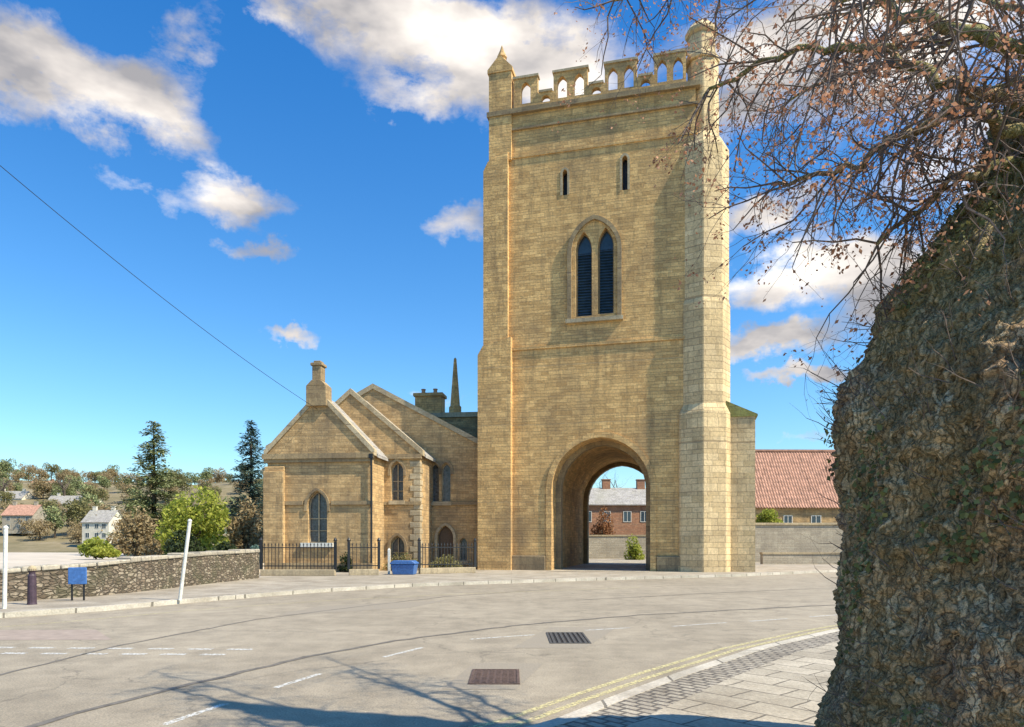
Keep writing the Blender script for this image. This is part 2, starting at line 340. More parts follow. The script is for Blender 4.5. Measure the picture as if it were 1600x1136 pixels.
M['setts'] = slab_mat('stone_setts', (.42, .37, .30), (.31, .27, .22), (.14, .12, .10), .20, .12, .02, R(48), .9)
M['kerb'] = slab_mat('kerb_stone', (.52, .47, .40), (.44, .40, .33), (.18, .16, .13), .9, 5, .02, 0)
M['pave_far'] = slab_mat('pavement_tarmac', (.38, .33, .265), (.34, .295, .235), (.26, .23, .18), 3, 3, .01)
M['gravel'] = plain('pale_yard_surface', (.50, .43, .34), .95, 0, .2, .6, .2)
M['redtar'] = plain('red_surfacing', (.31, .245, .195), .9, 0, .2, 4, .2)
def grass_mat(name, stops, sc):
    m, t, b = mat(name); oc = coords(t); f = mth(t, 'ADD', mth(t, 'MULTIPLY', noise_n(t, oc, sc, 8, .7), .7), mth(t, 'MULTIPLY', noise_n(t, oc, sc * 14, 4, .7), .3))
    t.links.new(ramp(t, f, stops), b.inputs['Base Color']); b.inputs['Roughness'].default_value = .95; bump(t, b, f, .8, .1); return m
M['grass'] = grass_mat('rough_grass', [(.35, (.05, .06, .02)), (.5, (.11, .11, .045)), (.65, (.20, .18, .10))], .5)
M['hill'] = grass_mat('hillside_fields', [(.38, (.10, .09, .035)), (.5, (.20, .16, .08)), (.62, (.30, .24, .15))], .03)
def paint_mat(name, c):
    m, t, b = mat(name); oc = coords(t); f = noise_n(t, oc, 22, 8, .75)
    b.inputs['Base Color'].default_value = c + (1,); b.inputs['Roughness'].default_value = .7
    tr = t.nodes.new('ShaderNodeBsdfTransparent'); mx = t.nodes.new('ShaderNodeMixShader')
    t.links.new(ramp(t, f, [(.42, (0, 0, 0)), (.55, (.8, .8, .8))]), mx.inputs[0]); t.links.new(tr.outputs[0], mx.inputs[1]); t.links.new(b.outputs[0], mx.inputs[2])
    t.links.new(mx.outputs[0], t.nodes['Material Output'].inputs[0]); return m
M['yellow'] = paint_mat('worn_yellow_paint', (.68, .60, .30))
M['wpaint'] = paint_mat('worn_white_paint', (.72, .71, .66))
def bark_big():
    m, t, b = mat('old_bark'); oc = coords(t)
    mp_ = t.nodes.new('ShaderNodeMapping'); mp_.inputs['Scale'].default_value = (1, 1, .55); t.links.new(oc, mp_.inputs[0]); v = mp_.outputs[0]
    f1 = noise_n(t, v, 3.2, 10, .75); f2 = noise_n(t, v, 22, 8, .75); f3 = noise_n(t, oc, 1.3, 7, .65)
    vo = t.nodes.new('ShaderNodeTexVoronoi'); vo.inputs['Scale'].default_value = 11; t.links.new(v, vo.inputs['Vector'])
    wn = t.nodes.new('ShaderNodeTexNoise'); wn.inputs['Scale'].default_value = 5; wn.inputs['Detail'].default_value = 6; t.links.new(oc, wn.inputs['Vector'])
    wv = t.nodes.new('ShaderNodeVectorMath'); wv.operation = 'MULTIPLY_ADD'; t.links.new(wn.outputs['Color'], wv.inputs[0]); wv.inputs[1].default_value = (.22, .22, .22); t.links.new(oc, wv.inputs[2])
    m2 = t.nodes.new('ShaderNodeMapping'); m2.inputs['Scale'].default_value = (26, 26, 6); t.links.new(wv.outputs[0], m2.inputs[0])
    ve = t.nodes.new('ShaderNodeTexVoronoi'); ve.feature = 'DISTANCE_TO_EDGE'; ve.inputs['Scale'].default_value = 1; t.links.new(m2.outputs[0], ve.inputs['Vector'])
    vc = t.nodes.new('ShaderNodeTexVoronoi'); vc.inputs['Scale'].default_value = 1; t.links.new(m2.outputs[0], vc.inputs['Vector'])
    sc_ = t.nodes.new('ShaderNodeSeparateXYZ'); t.links.new(vc.outputs['Color'], sc_.inputs[0])
    f4 = noise_n(t, oc, 55, 6, .8)
    c = ramp(t, sc_.outputs[0], [(.0, (.46, .30, .17)), (.5, (.62, .43, .26)), (.85, (.74, .54, .34)), (1, (.86, .70, .48))])
    c = mixc(t, 1, c, ramp(t, f4, [(.36, (.28, .24, .21)), (.48, (1, 1, 1)), (.62, (1.7, 1.6, 1.5))]), 'MULTIPLY')
    c = mixc(t, 1, c, ramp(t, f1, [(.36, (.45, .42, .40)), (.6, (1.35, 1.32, 1.28))]), 'MULTIPLY')
    fis = ramp(t, ve.outputs['Distance'], [(.0, (.15, .15, .15)), (.14, (1, 1, 1))]); c = mixc(t, fis, (.13, .08, .045), c)
    hb = noise_n(t, oc, 2.2, 4, .6); c = mixc(t, ramp(t, hb, [(.5, (0, 0, 0)), (.62, (.5, .5, .5))]), c, ramp(t, f4, [(.4, (.20, .11, .05)), (.6, (.60, .38, .21))]))
    sx = t.nodes.new('ShaderNodeSeparateXYZ'); t.links.new(oc, sx.inputs[0])
    hi = mth(t, 'MULTIPLY_ADD', sx.outputs[2], .40, -1.0, clamp=True)
    mf = mth(t, 'MULTIPLY', ramp(t, f3, [(.40, (.0, .0, .0)), (.54, (1, 1, 1))]), mth(t, 'ADD', mth(t, 'MULTIPLY', hi, 1.2), .30), clamp=True)
    c = mixc(t, mf, c, ramp(t, f4, [(.35, (.13, .115, .025)), (.52, (.42, .37, .11)), (.66, (.72, .65, .36))]))
    t.links.new(c, b.inputs['Base Color']); b.inputs['Roughness'].default_value = .95
    bump(t, b, mth(t, 'ADD', mth(t, 'MULTIPLY', fis, .8), mth(t, 'ADD', mth(t, 'MULTIPLY', f4, .9), f1)), 1.0, .035); return m
M['bark_big'] = bark_big()
M['twig'] = plain('twig_bark', (.13, .095, .075), .9, 0, .4, 8, 0)

# ------------------------------------------------------------------ ground, roads
def sheet(name, pts, z, m, kind='structure', z0=None):
    mb = MB()
    if z0 is None: mb.add([(p[0], p[1], z) for p in pts], [tuple(range(len(pts)))])
    else: mb.plan(pts, z0, z)
    o = mb.build(name, m, recalc=(z0 is not None))
    if z0 is None and o.data.polygons[0].normal.z < 0: o.data.flip_normals()
    return meta(o, kind=kind)
sheet('ground', [(-2500, -60), (2500, -60), (2500, 3500), (-2500, 3500)], -.05, M['grass'])
FAR = [(-500, 990), (-150, 975), (0, 966), (160, 955), (320, 940), (480, 927), (640, 917), (900, 908), (1150, 901), (1300, 894), (1500, 888), (1700, 884), (2200, 878)]
NEAR = [(720, 1180), (868, 1136), (960, 1098), (1060, 1060), (1180, 1019), (1300, 990), (1450, 962), (1650, 935), (2300, 902)]
far = [G(*p).xy for p in FAR]; near = [G(*p).xy for p in NEAR]
sheet('road', [(-30, -20), (-2.5, -20), (-1.2, 2)] + [tuple(p) for p in near] + [tuple(p) for p in reversed(far)], 0, M['road'])
def offset(poly, d):
    out = []
    for i, p in enumerate(poly):
        a = poly[max(i - 1, 0)]; b = poly[min(i + 1, len(poly) - 1)]; t = (Vector(b) - Vector(a)).normalized(); out.append(Vector(p) + Vector((-t.y, t.x)) * d)
    return out
# far pavement (left of the road, in front of chapel and tower) and its kerb
fk = offset(far, .16)
sheet('pavement', [tuple(p) for p in fk] + [(60, 75), (-45, 75), (-45, 12)], .10, M['pave_far'], z0=-.04)
sheet('kerb', [tuple(p) for p in far] + [tuple(p) for p in reversed(fk)], .115, M['kerb'], z0=-.04)
# near pavement at the foot of the old tree
nk = offset(near, -.16)
nk2 = offset(near, -.62)
sheet('kerb', [(-1.2, 2), (-1.0, 2)] + [tuple(p) for p in nk] + [tuple(p) for p in reversed(near)], .075, M['kerb'], z0=-.04)
sheet('sett_strip', [(-1.0, 2), (-.5, 2)] + [tuple(p) for p in nk2] + [tuple(p) for p in reversed(nk)], .07, M['setts'], z0=-.04)
sheet('pavement', [(-.5, 2), (-.5, -15), (60, -15), (60, 30)] + [tuple(p) for p in reversed(nk2)], .075, M['flags'], z0=-.04)
def strip(mb, pts, w, z=.004, wob=0, seed=1):
    random.seed(seed); pts = [Vector(p) for p in pts]; dense = []
    for a, b in zip(pts, pts[1:]):
        n = max(1, int((b - a).length / .25)) if wob else 1
        dense += [a + (b - a) * i / n for i in range(n)]
    dense.append(pts[-1])
    if wob: dense = [p + Vector((random.uniform(-wob, wob), random.uniform(-wob, wob))) for p in dense]
    l = offset(dense, w / 2); r = offset(dense, -w / 2)
    if wob: l = [p + Vector((random.uniform(-wob, wob) * .4, random.uniform(-wob, wob) * .4)) for p in l]
    n = len(dense); mb.add([(p.x, p.y, z) for p in l] + [(p.x, p.y, z) for p in r], [(i, n + i, n + i + 1, i + 1) for i in range(n - 1)])
mb = MB(); strip(mb, offset(near, .30), .085, .004); strip(mb, offset(near, .50), .085, .004)
meta(mb.build('double_yellow_line', M['yellow'], recalc=False), kind='structure')
mb = MB()
strip(mb, [G(x, y).xy for x, y in [(-300, 1004), (100, 972), (330, 951), (520, 938), (700, 929), (1000, 918)]], .07, .004)
meta(mb.build('kerbside_yellow_line', M['yellow'], recalc=False), kind='structure')
mb = MB()
cl = [((255, 1133), (352, 1100)), ((430, 1075), (500, 1053)), ((600, 1027), (660, 1012)), ((735, 999), (835, 992)), ((915, 985), (985, 981)), ((1050, 979), (1135, 973)), ((1170, 971), (1230, 967)), ((1265, 964), (1320, 960)), ((60, 1185), (150, 1168))]
for a, b in cl: strip(mb, [G(*a).xy, G(*b).xy], .08, .004)
for x in range(-140, 360, 62): strip(mb, [G(x, 1012 + x * .008).xy, G(x + 38, 1012.3 + x * .008).xy], .13, .004)
for x in range(-120, 360, 62): strip(mb, [G(x, 1021 + x * .006).xy, G(x + 38, 1021.3 + x * .006).xy], .13, .004)
meta(mb.build('white_road_marking', M['wpaint'], recalc=False), kind='structure')
sheet('red_road_patch', [tuple(G(*p).xy) for p in [(-200, 1001), (-200, 986), (150, 984), (175, 1000)]], .003, M['redtar'])
mb = MB()
strip(mb, [G(*p).xy for p in [(-60, 1070), (180, 1010), (400, 968), (560, 948), (700, 932), (860, 921)]], .06, .004, .02, 3)
strip(mb, [G(*p).xy for p in [(20, 1145), (160, 1103), (330, 1062), (480, 1026), (620, 1001), (800, 978), (1000, 961), (1290, 946), (1500, 938)]], .10, .005, .035, 4)
strip(mb, [G(*p).xy for p in [(900, 938), (1150, 925), (1400, 915)]], .06, .004, .02, 5)
meta(mb.build('tar_seam', M['tarseam'], recalc=False), kind='structure')

M['patch'] = plain('asphalt_patch', (.27, .23, .172), .9, 0, .3, 60, .4)
sheet('road_repair', [tuple(G(*p).xy) for p in [(690, 1077), (806, 1078), (850, 1037), (740, 1036)]], .003, M['patch'])
sheet('road_repair', [tuple(G(*p).xy) for p in [(800, 1013), (915, 1013), (965, 980), (860, 980)]], .003, M['patch'])
sheet('road_repair', [tuple(G(*p).xy) for p in [(430, 962), (640, 950), (700, 938), (500, 947)]], .0025, M['patch'])
# manhole cover and drain grate
def cover(name, quad, mt, label, cat, bars):
    c = [G(*p).xy for p in quad]; cen = sum(c, Vector((0, 0))) / 4; ex = (c[1] - c[0] + c[2] - c[3]) / 2; ey = (c[3] - c[0] + c[2] - c[1]) / 2
    ang = math.atan2(ex.y, ex.x); w = ex.length / 2; h = abs(-math.sin(ang) * ey.x + math.cos(ang) * ey.y) / 2
    e = empty(name, (cen.x, cen.y, .002), ang, label, cat)
    f = MB(); fw = .035
    f.box(-w, w, -h, -h + fw, 0, .012); f.box(-w, w, h - fw, h, 0, .012); f.box(-w, -w + fw, -h + fw, h - fw, 0, .012); f.box(w - fw, w, -h + fw, h - fw, 0, .012)
    f.build('frame', mt, e)
    p = MB()
    if bars:
        p.box(-w + fw, w - fw, -h + fw, h - fw, 0, .003, 1)
        n = 7
        for i in range(n):
            x = -w + fw + (2 * w - 2 * fw) * (i + .5) / n; p.box(x - .022, x + .022, -h + fw + .002, h - fw - .002, .004, .012)
        p.build('grating', [mt, M['black']], e)
    else:
        p.box(-w + fw + .006, w - fw - .006, -h + fw + .006, h - fw - .006, 0, .007)
        nx, ny = max(3, int(w * 2 / .09)), max(3, int(h * 2 / .09))
        for i in range(nx):
            for j in range(ny):
                x = -w + fw + .02 + (2 * w - 2 * fw - .04) * (i + .5) / nx; y = -h + fw + .02 + (2 * h - 2 * fw - .04) * (j + .5) / ny
                p.box(x - .025, x + .025, y - .025, y + .025, .0075, .012)
        p.build('lid', mt, e)
cover('manhole_cover', [(718, 1070), (796, 1070), (826, 1047), (750, 1047)], M['iron'], 'rusty square manhole cover set in the road in the foreground', 'manhole cover', False)
cover('drain_grate', [(836, 1006), (898, 1006), (934, 989), (874, 989)], M['grateiron'], 'dark slotted drain grate in the road beyond the rusty manhole cover', 'drain', True)

# ------------------------------------------------------------------ yard behind the wall, hill
sheet('yard', [(-60, 19.5), (-14.6, 19.3), (-13.3, 21), (-12.0, 25), (-12.6, 34), (-16, 70), (-90, 82)], .55, M['gravel'], z0=-.03)
def hill_z(x, y):
    t = max(0, min(1, (y - 85) / 150)); t = t * t * (3 - 2 * t)
    side = max(0, min(1, (10 - x) / 60)); side = side * side * (3 - 2 * side)
    return -.06 + t * side * (21.5 + 4.5 * noise.noise(Vector((x / 60, y / 60, 2))) + 1.0 * noise.noise(Vector((x / 12, y / 12, 5))))
mb = MB(); nx, ny = 70, 50; vs = []; fs = []
for j in range(ny):
    for i in range(nx):
        x = -420 + 440 * i / (nx - 1); y = 80 + 260 * j / (ny - 1); vs.append((x, y, hill_z(x, y)))
for j in range(ny - 1):
    for i in range(nx - 1): a = j * nx + i; fs.append((a, a + 1, a + nx + 1, a + nx))
mb.add(vs, fs); meta(mb.build('hill', M['hill'], smooth=True), kind='structure')

# ------------------------------------------------------------------ TOWER
TF = Frame(9.52, 36.5, -14.2)
tw = empty('church_tower', (9.52, 36.5, 0), R(-14.2), 'tall square honey-stone church tower with pierced battlements and an archway through its base', 'church tower')
DEP = 13.0; TL = TF.t(768); ZC = 25.2
ax0, ax1 = TF.t(862), TF.t(1016)
body = MB().box(TL, 0, 0, DEP, -.1, ZC)
c_arch = MB().prism(arch(ax0, ax1, -.5, 4.5, 7.25), -1, DEP + 1)
l1 = arch(TF.t(899.5), TF.t(925), TF.z(912, 494), TF.z(912, 392), TF.z(912, 362))
l2 = arch(TF.t(934), TF.t(959), TF.z(946, 490), TF.z(946, 386), TF.z(946, 355))
slits = [(TF.t(879), TF.t(886.5), TF.z(882, 305), TF.z(882, 265)), (TF.t(972), TF.t(980.5), TF.z(976, 297), TF.z(976, 243))]
cutters = [c_arch, MB().prism(l1, -1, .55), MB().prism(l2, -1, .55)] + [MB().prism(arch(a, b, c, d - .2, d), -1, .5) for a, b, c, d in slits]
link_mesh('wall', cut(body, cutters, 'wall'), M['tower'], tw)
# moulded arch orders in front of and inside the passage
def ring(o_pts, i_pts, y0, y1):
    m = MB(); n = len(o_pts)
    vs = [(p[0], y0, p[1]) for p in o_pts] + [(p[0], y0, p[1]) for p in i_pts] + [(p[0], y1, p[1]) for p in o_pts] + [(p[0], y1, p[1]) for p in i_pts]
    fs = []
    for i in range(n - 1):
        fs += [(i, i + 1, n + i + 1, n + i), (2 * n + i, 3 * n + i, 3 * n + i + 1, 2 * n + i + 1), (i, 2 * n + i, 2 * n + i + 1, i + 1), (n + i, n + i + 1, 3 * n + i + 1, 3 * n + i)]
    fs += [(0, n, 3 * n, 2 * n), (n - 1, 3 * n - 1, 4 * n - 1, 2 * n - 1)]
    return m.add(vs, fs)
def archring(x0, x1, z0, zs, zt, w, y0, y1):
    i = arch(x0, x1, z0, zs, zt); o = arch(x0 - w, x1 + w, z0, zs, zt + w)
    i = i[1:] + i[:1]; o = o[1:] + o[:1]
    return ring(o, i, y0, y1)
archring(ax0, ax1, 0, 4.5, 7.25, .30, -.07, -.003).build('arch_moulding', M['tower'], tw)
archring(ax0 + .3, ax1 - .3, 0, 4.5, 7.0, .295, 1.2, 1.7).build('inner_arch', M['dark_ashlar'], tw)
archring(ax0 + .3, ax1 - .3, 0, 4.5, 7.0, .295, DEP - 1.2, DEP - .6).build('inner_arch', M['dark_ashlar'], tw)
# big two-light window
wx0, wx1 = TF.t(893), TF.t(965)
archring(wx0, wx1, TF.z(930, 497), TF.z(930, 392), TF.z(930, 343), .22, -.14, -.002).build('hood_mould', M['dark_ashlar'], tw)
MB().box(wx0 - .3, wx1 + .3, -.2, -.002, TF.z(930, 500) - .1, TF.z(930, 497) - .003).build('sill', M['ashlar'], tw)
for l in (l1, l2):
    x0, x1 = l[0][0], l[1][0]; zb = l[0][1]; zt = max(p[1] for p in l)
    f = archring(x0 + .07, x1 - .07, zb + .06, zt - .9, zt - .07, .066, .28, .38)
    f.box(x0 + .004, x1 - .004, .28, .38, zb + .003, zb + .06)
    wf = f.build('window', M['dark_ashlar'], tw)
    g = MB().prism(arch(x0 + .01, x1 - .01, zb + .02, zt - .95, zt - .02), .40, .44); g.build('pane', M['glass'], wf)
    lv = MB(); k = 22
    for i in range(k):
        z = zb + .2 + (zt - zb - 1.2) * i / k; lv.add([(x0 + .08, .39, z + .1), (x1 - .08, .39, z + .1), (x1 - .08, .31, z), (x0 + .08, .31, z), (x0 + .08, .39, z + .125), (x1 - .08, .39, z + .125), (x1 - .08, .31, z + .025), (x0 + .08, .31, z + .025)], [(0, 1, 2, 3), (4, 7, 6, 5), (3, 2, 6, 7)])
    lv.build('louvres', M['glass'], wf)
for a, b, c, d in slits:
    s = archring(a, b, c, d - .2, d, .12, -.03, -.002).build('slit_window', M['ashlar'], tw); MB().box(a - .05, b + .05, .44, .47, c, d).build('pane', M['black'], s)
# string courses and cornice
mb = MB()
for z, h, p in ((ZC - .02, .28, .22), (ZC - .9, .14, .12)): mb.box(TL - p, p, -p, DEP + p, z + .02, z + h)
mb.build('cornice', M['dark_ashlar'], tw)
for z, h, p in ((12.2, .16, .07), (19.4 + 3.4, .14, .06)): MB().box(TL - p, p, -p, DEP + p, z, z + h).build('string_course', M['tower'], tw)
# pierced battlements
ZP = ZC + .27; MT = 27.15; CT = 26.2
segs = []
def par(px0, px1, merlon): segs.append((TF.t(px0), TF.t(px1), merlon))
for a, b, m_ in ((803, 840, 1), (840, 865, 0), (865, 918, 1), (918, 945, 0), (945, 995, 1), (995, 1022, 0), (1022, 1072, 1)): par(a, b, m_)
def parapet(segs, y0, y1, swap=None):
    body = MB(); cuts = []
    pts = [(segs[0][0], ZP), (segs[-1][1], ZP)]
    for a, b, m_ in reversed(segs): z = MT if m_ else CT; pts += [(b, z), (a, z)]
    body.prism(pts, y0, y1)
    for a, b, m_ in segs:
        w = b - a
        if m_:
            k = 2 if w > 1.4 else 1; cw = w / k
            for i in range(k):
                c = a + cw * (i + .5); r = min(.27, cw * .30); cuts.append(MB().prism(arch(c - r, c + r, ZP + .28, MT - .65, MT - .22, 5), y0 - .5, y1 + .5))
        else:
            c = (a + b) / 2; r = min(.25, w * .27); cuts.append(MB().prism(arch(c - r, c + r, ZP + .20, ZP + .34, ZP + .56, 5), y0 - .5, y1 + .5))
    me = cut(body, cuts, 'battlement')
    cp = MB()
    for a, b, m_ in segs:
        z = MT if m_ else CT; e = .06 if m_ else -.065; cp.box(a - e, b + e, y0 - .07, y1 + .07, z + .003, z + .12)
    return me, cp
me, cp = parapet(segs, -.02, .3)
bt = link_mesh('battlement', me, M['tower'], tw); cp.build('coping', M['ashlar'], bt)
me, cp = parapet(segs, DEP - .3, DEP); bt = link_mesh('battlement', me, M['tower'], tw); cp.build('coping', M['ashlar'], bt)
sseg = []; y = .8; k = 1
while y < DEP - 1: w = 1.75 if k else .9; sseg.append((y, min(y + w, DEP - .6), k)); y += w; k = 1 - k
me, cp = parapet(sseg, 0, .3)
for xx in (0.0, TL + .3):
    M4 = Matrix(((0, -1, 0, xx), (1, 0, 0, 0), (0, 0, 1, 0), (0, 0, 0, 1)))
    m2 = me.copy(); m2.transform(M4); bt = link_mesh('battlement', m2, M['tower'], tw)
    c2 = cp.mesh('coping'); c2.transform(M4); link_mesh('coping', c2, M['ashlar'], bt)
MB().box(TL + .35, -.35, .35, DEP - .35, ZC + .02, ZC + .2).build('roof', M['slate'], tw)
# right-hand octagonal stair turret
t = MB(); o8 = 0.0
t.lathe(.38, .95, [(1.62, -.1), (1.62, 8.3), (1.40, 8.75), (1.40, 14.0), (1.34, 14.2), (1.34, 22.2), (.95, 22.9), (.84, 23.0), (.80, 26.9)], 8, rot=R(0))
t.lathe(.30, .95, [(.95, 26.9), (.95, 27.15), (.74, 27.3), (.72, 28.3), (.86, 28.42), (.86, 28.6), (.42, 29.1), (.1, 29.3)], 8, rot=R(0))
t.build('stair_turret', M['turret'], tw, bevel=.035)
# rear right and left turrets, front-left clasping buttress with three offsets
lb = MB()
def tx(px, z): return TF.t(px)
lb.box(TF.t(749), TL + 1.2, -.35, 1.9, -.1, 12.0); lb.prism([(TF.t(749), 12.0), (TL + 1.2, 12.0), (TL + 1.2, 12.9), (TF.t(757), 12.5)], -.35, 1.9)
lb.box(TF.t(757), TL + 1.0, -.25, 1.7, 12.5, 22.2); lb.prism([(TF.t(757), 22.2), (TL + 1.0, 22.2), (TL + 1.0, 23.1), (TF.t(764), 22.7)], -.25, 1.7)
lb.box(TF.t(765), TF.t(800), -.15, 1.1, 22.7, 27.6)
lb.prism([(TF.t(763), 27.6), (TF.t(802), 27.6), (TF.t(802), 27.8), (TF.t(784), 28.5), (TF.t(780), 28.5), (TF.t(763), 27.8)], -.2, 1.15)
lb.lathe(TF.t(781), .45, [(.30, 28.3), (.22, 28.7), (.30, 28.8), (.12, 29.2), (.02, 29.5)], 8)
lb.build('corner_buttress', M['tower'], tw, bevel=.035)
rb = MB(); rb.box(1.2, TF.t(1180, .4), .35, 2.6, -.1, 8.1); rb.build('side_buttress', M['turret'], tw)
xr = TF.t(1180, .4)
MB().prism([(1.2, 8.1), (xr + .12, 8.1), (xr + .12, 8.2), (1.2, 9.1)], .3, 2.65).build('buttress_slope', M['moss_slate'], tw)
for x_, y_ in ((0, DEP - .7), (TL + .2, DEP - .7)):
    MB().lathe(x_, y_, [(1.0, -.1), (1.0, 22.5), (.75, 23), (.72, 27.6), (.85, 27.7), (.85, 27.9), (.1, 28.9)], 8).build('corner_turret', M['turret'], tw)
pl = MB(); pl.box(TL - .15, ax0 - .33, -.16, -.002, -.1, .9); pl.build('plinth', M['dark_ashlar'], tw, bevel=.04); pl = MB(); pl.box(ax1 + .33, -.55, -.16, -.002, -.1, .9); pl.build('plinth', M['dark_ashlar'], tw, bevel=.04)
sheet('passage_paving', [(TF.X0 + TF.c * a - TF.s * b, TF.Y0 + TF.s * a + TF.c * b) for a, b in ((ax0, -1.5), (ax1, -1.5), (ax1, DEP + 6), (ax0, DEP + 6))], .112, M['flags'])

# ------------------------------------------------------------------ CHAPEL / LODGE
CA = -7.0
CF = Frame(X(576, 36.2), 36.2, CA)
ch = empty('gothic_chapel', (CF.X0, CF.Y0, 0), R(CA), 'low gabled honey-stone chapel with stepped gables and lancet windows standing left of the tower', 'chapel')
def gable_block(xl, xr, apx, ze, za, y0, y1, mats, zl=None, coping=.22, windows=(), name='gabled_wall'):
    pts = [(xl, -.1), (xr, -.1), (xr, ze), (apx, za), (xl, zl if zl is not None else ze)]
    me = cut(MB().prism(pts, y0, y1), list(windows), name) if windows else None
    w = link_mesh(name, me, mats, ch) if me else MB().prism(pts, y0, y1).build(name, mats, ch)
    return w
def roof(xl, xr, apx, zl, ze, za, y0, y1, th=.16, over=.25):
    r = MB(); sl = (ze - za) / (xr - apx); sll = (zl - za) / (xl - apx)
    o = .006
    r.prism([(apx, za + o), (xr + over, ze + sl * over + o), (xr + over, ze + sl * over + th), (apx, za + th)], y0, y1)
    r.prism([(xl - over, zl - sll * over + o), (apx, za + o), (apx, za + th), (xl - over, zl - sll * over + th)], y0, y1)
    return r
def coping(xl, xr, apx, zl, ze, za, y0, y1, th=.32, over=.18):
    r = MB(); sl = (ze - za) / (xr - apx); sll = (zl - za) / (xl - apx); o = .17
    r.prism([(apx, za + .01), (xr + over, ze + sl * over + .01), (xr + over, ze + sl * over + th), (apx, za + th)], y0, y1)
    r.prism([(xl - over, zl - sll * over + .01), (apx, za + .01), (apx, za + th), (xl - over, zl - sll * over + th)], y0, y1)
    return r
def win(px0, px1, py0, py1, w, pointed=True, d=.35):
    x0, z1 = CF.pt(px0, py0, w); x1 = CF.t(px1, w); z0 = CF.z((px0 + px1) / 2, py1, w)
    ww = (x1 - x0) / 2
    return x0, x1, z0, z1 - (ww * 1.5 if pointed else .001), z1
def cutter(wd, y, d=.4): return MB().prism(arch(*wd, 6), y - 1, y + d)
def make_window(wd, y, frame=M['ashlar'], glass=M['glass_pale'], hood=True, sill=None, mull=True):
    x0, x1, z0, zs, zt = wd
    f = archring(x0 + .05, x1 - .05, z0 + .05, zs, zt - .05, .046, y + .20, y + .27); f.box(x0 + .005, x1 - .005, y + .2, y + .27, z0 + .004, z0 + .05)
    if mull:
        f.box((x0 + x1) / 2 - .03, (x0 + x1) / 2 + .03, y + .19, y + .26, z0 + .05, zt - .1)
        for k in (1, 2): f.box(x0 + .05, x1 - .05, y + .205, y + .245, z0 + (zs - z0) * k / 3 - .02, z0 + (zs - z0) * k / 3 + .02)
    o = f.build('window', frame, ch)
    MB().prism(arch(x0 + .01, x1 - .01, z0 + .01, zs, zt - .01, 6), y + .28, y + .31).build('pane', glass, o)
    if hood: archring(x0 - .03, x1 + .03, zs - .25, zs, zt + .05, .13, y - .09, y - .002).build('hood_mould', M['dark_ashlar'], ch)
    if sill: MB().box(x0 - sill, x1 + sill, y - .14, y - .002, z0 - .22, z0 - .004).build('sill', M['white'] if sill > .3 else M['ashlar'], ch)
# front wing A
A0, A1 = CF.t(418), CF.t(580); AP = CF.t(499); AE = CF.z(576, 706); AT = CF.z(499, 620)
wA = win(481, 511, 768, 848, 0)
gable_block(A0, A1, AP, AE, AT, 0, 4.0, M['chapel'], windows=[cutter(wA, 0)])
make_window(wA, 0, sill=.35)
roof(A0, A1, AP, AE, AE, AT, .35, 4.0).build('roof', M['slate'], ch)
coping(A0, A1, AP, AE, AE, AT, -.08, .34).build('gable_coping', M['ashlar'], ch)
mb = MB(); mb.box(A0 - .22, A1 + .16, -.2, -.002, AE - .32, AE - .05); mb.box(A0 - .15, A1 + .1, -.12, -.002, AE - .5, AE - .33); mb.build('cornice', M['dark_ashlar'], ch)
SZ = CF.z(500, 789); mb = MB(); mb.box(A0 - .1, wA[0] - .25, -.1, -.002, SZ, SZ + .2); mb.build('string_course', M['dark_ashlar'], ch); MB().box(wA[1] + .25, A1 + .1, -.1, -.002, SZ, SZ + .2).build('string_course', M['dark_ashlar'], ch)
mb = MB()
for x_ in (A0 - .1, A1 - .62):
    mb.box(x_, x_ + .85 if x_ < 0 and x_ == A0 - .1 else A1 + .08, -.28, -.003, -.1, AE - .9)
mb = MB(); mb.box(A0 - .12, CF.t(446), -.28, -.003, -.1, AE - .95); mb.prism([(A0 - .12, AE - .95), (CF.t(446), AE - .95), (CF.t(446), AE - .7), (A0 - .12, AE - .7)], -.14, -.003)
mb.build('corner_buttress', M['chapel'], ch, bevel=.03)
MB().box(A0 - .16, A1 + .12, -.36, -.004, -.1, .55).build('plinth', M['dark_ashlar'], ch)
dp = MB(); dp.tube([(A1 + .05, -.12, .1), (A1 + .05, -.12, AE - .35)], .055, 8); dp.box(A1 - .06, A1 + .16, -.22, -.02, AE - .35, AE - .12); dp.build('downpipe', M['black'], ch)
# bellcote finial column on the apex of wing A
bx0, bx1 = CF.t(489), CF.t(503); bw = (bx1 - bx0); ZB = CF.z(496, 566)
mb = MB(); mb.box(bx0 - .3, bx1 + .3, -.2, .6, AT - .5, AT + .55); mb.prism([(bx0 - .3, AT + .55), (bx1 + .3, AT + .55), (bx1, AT + .85), (bx0, AT + .85)], -.2, .6)
mb.box(bx0, bx1, -.12, .45, AT + .85, ZB - .2); mb.box(bx0 - .07, bx1 + .07, -.19, .52, ZB - .2, ZB - .05); mb.box(bx0 + .05, bx1 - .05, -.05, .4, ZB - .05, ZB + .08)
mb.build('bellcote', M['dark_ashlar'], ch, bevel=.02)
